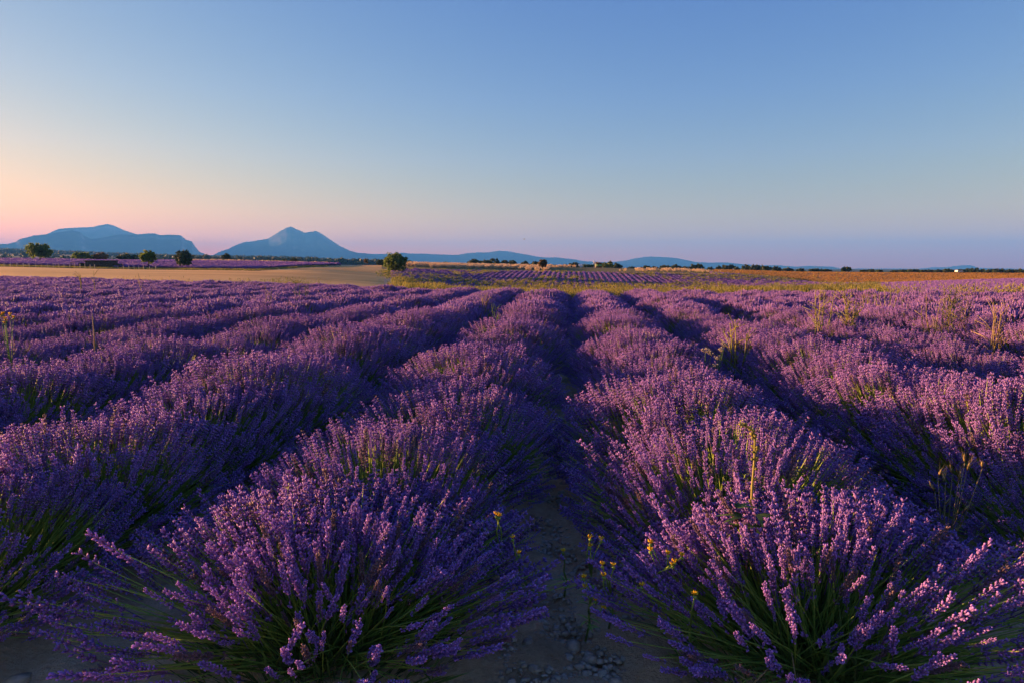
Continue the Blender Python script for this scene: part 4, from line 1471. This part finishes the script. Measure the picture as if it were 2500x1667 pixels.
H3 = lambda pts, d: [in_sight(px, py, d) for px, py in pts]
yellow_plant('yellow wildflower with three heads, tallest beside the furrow', on_ground(1447, 2.72), H3([(1441, 1315), (1468, 1320), (1441, 1336)], 2.30), 1)
yellow_plant('yellow wildflower with a cluster of heads against the right front bush', on_ground(1600, 2.75), H3([(1588, 1328), (1588, 1346), (1631, 1355), (1665, 1360), (1647, 1374), (1643, 1382)], 2.15), 2)
yellow_plant('yellow wildflower with four heads in the middle of the patch', on_ground(1500, 2.6), H3([(1498, 1384), (1471, 1382), (1474, 1408), (1568, 1432)], 2.12), 3)
yellow_plant('low yellow wildflower with heads just above the bare soil', on_ground(1440, 2.5), H3([(1454, 1468), (1474, 1489), (1427, 1436), (1425, 1412)], 2.2), 4)
yellow_plant('lone yellow wildflower leaning over the left side of the furrow', on_ground(1385, 2.85), H3([(1375, 1348)], 2.5), 5)
yellow_plant('two yellow heads showing on the dark side of the left bush', on_ground(1225, 2.9), H3([(1212, 1259), (1219, 1263)], 2.3), 6)
yellow_plant('pair of single yellow heads low beside the left bush', on_ground(1290, 2.75), H3([(1252, 1316), (1267, 1353)], 2.3), 7)
yellow_plant('yellow wildflower cluster at the left edge of the picture', on_ground(12, 7.4), H3([(8, 768), (3, 772), (13, 780), (15, 786), (11, 791), (25, 770), (33, 778)], 7.3), 8, r_head=.019)
yellow_plant('single low yellow head in front of the right bush', on_ground(1700, 2.4), H3([(1696, 1455)], 1.95), 9)

# dry straws under the right front bush
fd = on_ground(2105, 1.78)
straw = thing('dry_grass_clump', 'bent dry straw clump at the bottom right edge', 'dry grass', tuple(fd))
rs = random.Random(77)
for k in range(26):
    b = np.array([rs.uniform(-.16, .2), rs.uniform(-.05, .1), 0])
    m = b + np.array([rs.uniform(-.08, .1), rs.uniform(-.05, .05), rs.uniform(.14, .28)])
    e = m + np.array([rs.uniform(-.12, .14), rs.uniform(-.06, .06), rs.uniform(-.05, .12)])
    MB().tube([b, (b + m) / 2 + np.array([.01, 0, 0]), m, (m + e) / 2, e], [.0035, .003, .003, .0026, .0016], 4, (.6, rs.random(), .5)).build('straw', M['dry'], straw)
fd = on_ground(1905, 1.9)
straw = thing('dry_grass_clump', 'thin dry straws poking through the right front bush', 'dry grass', tuple(fd))
for k in range(12):
    b = np.array([rs.uniform(-.14, .14), rs.uniform(-.05, .1), 0])
    m = b + np.array([rs.uniform(-.06, .06), rs.uniform(-.05, .05), rs.uniform(.12, .24)])
    e = m + np.array([rs.uniform(-.1, .1), rs.uniform(-.06, .06), rs.uniform(0, .1)])
    MB().tube([b, m, (m + e) / 2, e], [.003, .0026, .0024, .0014], 4, (.6, rs.random(), .5)).build('straw', M['dry'], straw)

# wild barley in the second right-hand row
fb = on_ground(2330, 3.45)
bar = thing('wild_barley', 'dry wild barley with bristly ears among the right lavender', 'dry grass', tuple(fb))
for k, (px, py) in enumerate([(2290, 1165), (2308, 1180), (2325, 1158), (2340, 1172), (2355, 1130), (2360, 1150), (2398, 1143), (2282, 1200), (2305, 1235), (2350, 1250), (2325, 1300), (2390, 1300)]):
    e = in_sight(px, py, 3.3 + .1 * (k % 3)) - fb
    ear = MB().tube([(rs.uniform(-.05, .05), 0, 0), e * .55 + np.array([.02, 0, .02]), e], [.0022, .002, .0016], 4, (.5, rs.random(), .5)).build('stalk', M['dry'], bar)
    mb = MB()
    ax = e / np.linalg.norm(e) + np.array([rs.uniform(-.5, .5), rs.uniform(-.3, .3), rs.uniform(-.3, .2)])
    mb.octa(e, ax, .055, .0055, .45, 5, .5, 1.0, rs.random())
    for q in range(9):
        dd = ax / np.linalg.norm(ax) + np.array([rs.uniform(-.3, .3), rs.uniform(-.3, .3), rs.uniform(-.3, .3)])
        mb.blade(e + ax * .01, dd, .085, .0018, .05, 1, (.8, rs.random(), .5), rs)
    mb.build('ear', M['dry'], ear)

# white umbels and a dry stalk in the right furrow
def umbel_plant(label, foot, heads, seed):
    rs = random.Random(seed)
    foot = np.asarray(foot, float)
    o = thing('white_umbel_weed', label, 'weed', tuple(foot), 0, 'white-flowered weeds')
    for h, rad in heads:
        e = np.asarray(h) - foot
        sp = MB().tube([(0, 0, -.02), e * .5 + np.array([rs.uniform(-.03, .03), 0, .02]), e], [.006, .005, .003], 5, (.5, .6, .5)).build('stalk', M['green_weed'], o)
        mb = MB()
        for _ in range(16):
            a, r = rs.random() * 6.28, rad * math.sqrt(rs.random())
            q = e + np.array([r * math.cos(a), r * math.sin(a), .03 + .25 * (rad - r) + rs.uniform(-.01, .01)])
            mb.tube([e, q], [.0015, .0012], 3, (.3, .5, .5))
            mb.octa(q, (0, 0, 1), .011, .009, .5, 5, .4, 1.0, rs.random())
        mb.build('umbel', M['white_petal'], sp)
    for _ in range(10):
        a = rs.random() * 6.28
        MB().blade((0, 0, rs.uniform(.05, .3)), (math.cos(a), math.sin(a), .5), .16, .014, .5, 4, (.4, rs.random(), .5), rs).build('leaf', M['green_weed'], o)
    return o


umbel_plant('white-flowered weed in the furrow right of the first right row', on_ground(1740, 6.5), [(in_sight(1722, 862, 6.5), .04), (in_sight(1735, 868, 6.5), .03), (in_sight(1762, 860, 6.6), .03), (in_sight(1768, 848, 6.7), .03), (in_sight(1748, 900, 6.3), .03), (in_sight(1752, 880, 6.5), .03)], 3)
stalk_plant('dry_weed', 'pale yellow dry stalk leaning above the second right row', 'weed', on_ground(1808, 7.3), [in_sight(1783, 795, 7.2), in_sight(1795, 786, 7.3), in_sight(1823, 820, 7.2)], .010, M['weed'], 11, 7, .02)

# tall dead stalks on the right and other weeds
stalk_plant('dry_weed', 'tall branching pale dead stalks, left group right of centre', 'weed', on_ground(2005, 10.8), [in_sight(1990, 692, 10.8), in_sight(2003, 706, 10.6), in_sight(2016, 690, 10.7), in_sight(2046, 684, 10.9)], .008, M['weed'], 21, 9, .022, 16, M['green_weed'], .22, .022)
stalk_plant('dry_weed', 'bushy seeding weed right beside the pale dead stalks', 'weed', on_ground(2072, 10.9), [in_sight(2060, 712, 10.9), in_sight(2072, 720, 10.8), in_sight(2088, 735, 10.9), in_sight(2080, 706, 11.0), in_sight(2095, 745, 11.0)], .007, M['weed'], 22, 14, .026)
stalk_plant('dry_weed', 'three bare leaning dead stalks near the right edge', 'weed', on_ground(2282, 11.2), [in_sight(2262, 718, 11.2), in_sight(2250, 745, 11.0), in_sight(2297, 730, 11.2)], .009, M['dry'], 23, 2)
stalk_plant('dry_weed', 'tangled dead weed with many twigs near the right edge', 'weed', on_ground(2320, 11.2), [in_sight(2306, 712, 11.2), in_sight(2320, 702, 11.3), in_sight(2334, 708, 11.2), in_sight(2326, 735, 11.0)], .006, M['weed'], 24, 16, .022)
stalk_plant('dry_weed', 'short seeding dead weed rightmost of the dead stalks', 'weed', on_ground(2358, 11.3), [in_sight(2348, 742, 11.2), in_sight(2366, 715, 11.4), in_sight(2372, 730, 11.3)], .006, M['dry'], 25, 8, .02)
stalk_plant('wild_grass_clump', 'round clump of thin arching green stems among right lavender', 'weed', on_ground(2172, 15.5), [in_sight(2172 + 8 * k + random.Random(k).uniform(-5, 5), 704 + abs(k) * 3, 15.5) for k in range(-5, 6)], .007, M['weed'], 26, 1, None, 24, M['green_weed'], .3, .022)
stalk_plant('wild_grass_clump', 'smaller green clump left of the arching green clump', 'weed', on_ground(2122, 18), [in_sight(2122 + 6 * k, 708 + abs(k) * 4, 18) for k in range(-3, 4)], .008, M['weed'], 27, 1, None, 14, M['green_weed'], .3, .025)
stalk_plant('dry_weed', 'pale withered weed in the lavender at the far right', 'weed', on_ground(2440, 9.5), [in_sight(2434, 747, 9.5), in_sight(2446, 744, 9.5), in_sight(2462, 750, 9.5), in_sight(2428, 756, 9.4)], .007, M['dry'], 28, 8, .02)
stalk_plant('green_weed', 'leafy green weed at the far end of the left furrow', 'weed', on_ground(1310, 19.5), [in_sight(1302, 708, 19.5), in_sight(1314, 704, 19.6), in_sight(1322, 712, 19.4), in_sight(1294, 716, 19.4)], .014, M['green_weed'], 29, 3, None, 46, M['green_weed'], .3, .05)
stalk_plant('green_weed', 'leafy green weed halfway up the furrow left of centre', 'weed', on_ground(1206, 10.6), [in_sight(1200, 742, 10.6), in_sight(1210, 748, 10.6), in_sight(1216, 760, 10.5)], .010, M['green_weed'], 30, 3, None, 26, M['green_weed'], .24, .035)
stalk_plant('green_weed', 'green weed standing left of centre against the stubble edge', 'weed', on_ground(727, 21), [in_sight(722, 690, 21), in_sight(730, 696, 21), in_sight(718, 702, 21)], .013, M['green_weed'], 31, 3, None, 22, M['green_weed'], .3, .04)
stalk_plant('green_weed', 'green weed just right of another at the stubble edge', 'weed', on_ground(748, 21.5), [in_sight(744, 694, 21.5), in_sight(752, 690, 21.5)], .013, M['green_weed'], 32, 3, None, 18, M['green_weed'], .3, .04)
stalk_plant('dry_weed', 'thin pale stalk standing left against the stubble, before the shed', 'weed', on_ground(226, 27), [in_sight(228, 662, 27)], .014, M['weed'], 33, 4)
stalk_plant('dry_weed', 'thin bent pale stalk against the stubble, right of the shed', 'weed', on_ground(343, 26), [in_sight(338, 668, 26)], .016, M['dry'], 34, 2)
stalk_plant('dry_weed', 'slender weed against the stubble left of the shed', 'weed', on_ground(194, 30), [in_sight(192, 666, 30), in_sight(196, 672, 30)], .014, M['weed'], 35, 4, None, 8, M['green_weed'], .25, .03)
stalk_plant('dry_weed', 'forked pale stalk below the pointed mountain', 'weed', on_ground(652, 17), [in_sight(648, 695, 17), in_sight(662, 702, 17)], .010, M['dry'], 36, 2)
stalk_plant('dry_weed', 'small withered pinkish weed beside the first left row', 'weed', on_ground(1182, 15), [in_sight(1176, 716, 15), in_sight(1184, 718, 15), in_sight(1190, 724, 15)], .008, M['dry'], 37, 7, .02)
stalk_plant('dry_weed', 'single pale stalk rising over the right rows before the weeds', 'weed', on_ground(1812, 20), [in_sight(1811, 698, 20)], .014, M['dry'], 38, 2)
stalk_plant('dry_weed', 'curled pale stalk in the left lavender', 'weed', on_ground(232, 8.6), [in_sight(225, 766, 8.6)], .009, M['dry'], 39, 0)

# stones: the larger ones are things, the grit between them is not countable


def stone_mesh(seed, flat=0.42):
    rs = np.random.default_rng(seed)
    n1 = 9
    V = [(0, 0, 1)] + [(math.sin(p) * math.cos(2 * math.pi * k / n1 + p), math.sin(p) * math.sin(2 * math.pi * k / n1 + p), math.cos(p)) for p in (0.7, 1.35, 2.0, 2.6) for k in range(n1)] + [(0, 0, -1)]
    V = np.array(V) * (1 + 0.34 * fbm(np.array(V)[:, 0] * 2 + seed, np.array(V)[:, 1] * 2 + np.array(V)[:, 2] * 1.7, seed, 3))[:, None]
    V *= np.array([1.0, rs.uniform(.6, .9), flat * rs.uniform(.7, 1.1)])
    F = [(0, 1 + k, 1 + (k + 1) % n1) for k in range(n1)]
    for r in range(3):
        for k in range(n1):
            a, b = 1 + r * n1 + k, 1 + r * n1 + (k + 1) % n1
            F += [(a, a + n1, b + n1), (a, b + n1, b)]
    last = len(V) - 1
    F += [(last, 1 + 3 * n1 + (k + 1) % n1, 1 + 3 * n1 + k) for k in range(n1)]
    return np_mesh('stone', V, np.array(F), M['stone'], np.tile([.5, .5, .5], (len(V), 1)), False)


stones = [stone_mesh(i) for i in range(6)]
spots = [(1360, 1518, .020), (1382, 1530, .022), (1404, 1528, .020), (1400, 1562, .040), (1378, 1632, .018), (1388, 1588, .024), (1366, 1408, .016), (1379, 1405, .015), (1340, 1260, .028), (1378, 1172, .045), (1372, 1192, .03), (1384, 1130, .035), (1360, 1110, .03), (1376, 1075, .03), (45, 1648, .055), (1470, 1445, .02), (1320, 1600, .02), (1420, 1610, .025)]
spots.sort(key=lambda s: -s[1])
n_peb = -1
for i, (px, py, r) in enumerate(spots):
    rr = ray(px, py)
    t = CAM_H / -rr[2]
    o = link('stone', stones[i % 6])
    o.location = (rr[0] * t, rr[1] * t, -0.03 + r * 0.12)
    q = random.Random(i)
    o.rotation_euler = (q.uniform(-.3, .3), q.uniform(-.3, .3), q.random() * 6)
    o.scale = (r, r, r)
    n_peb += 0 if (px < 100 or r == .040) else 1
    lab = 'large pale stone on the soil at the bottom left corner' if px < 100 else ('long pale slab of stone at the bottom of the furrow' if r == .040 else f'{ORD[n_peb]} small pale pebble{" up" if n_peb else ""} from the bottom edge in the bare furrow')
    tag(o, lab, 'stone', 'stones in the furrow')
rs2 = np.random.default_rng(4)
n = 4200
gx, gy = rs2.uniform(-0.42, 0.34, n), 1.9 + 8 * rs2.random(n) ** 1.6
scatter('gravel', np.stack([gx, gy, terrain(gx, gy) - 0.028], 1), rs2.random(n) * 6.28, rs2.uniform(.005, .020, n), rs2.integers(0, 6, n), stones, 'small grit and pebbles strewn over the furrow soil', 'gravel')
m = 260
gx, gy = rs2.uniform(-0.40, 0.30, m), 1.9 + 7 * rs2.random(m) ** 1.5
scatter('clods', np.stack([gx, gy, terrain(gx, gy) - 0.030], 1), rs2.random(m) * 6.28, rs2.uniform(.012, .034, m), rs2.integers(0, 6, m), stones, 'clods and stones lying loose in the furrow', 'clods')
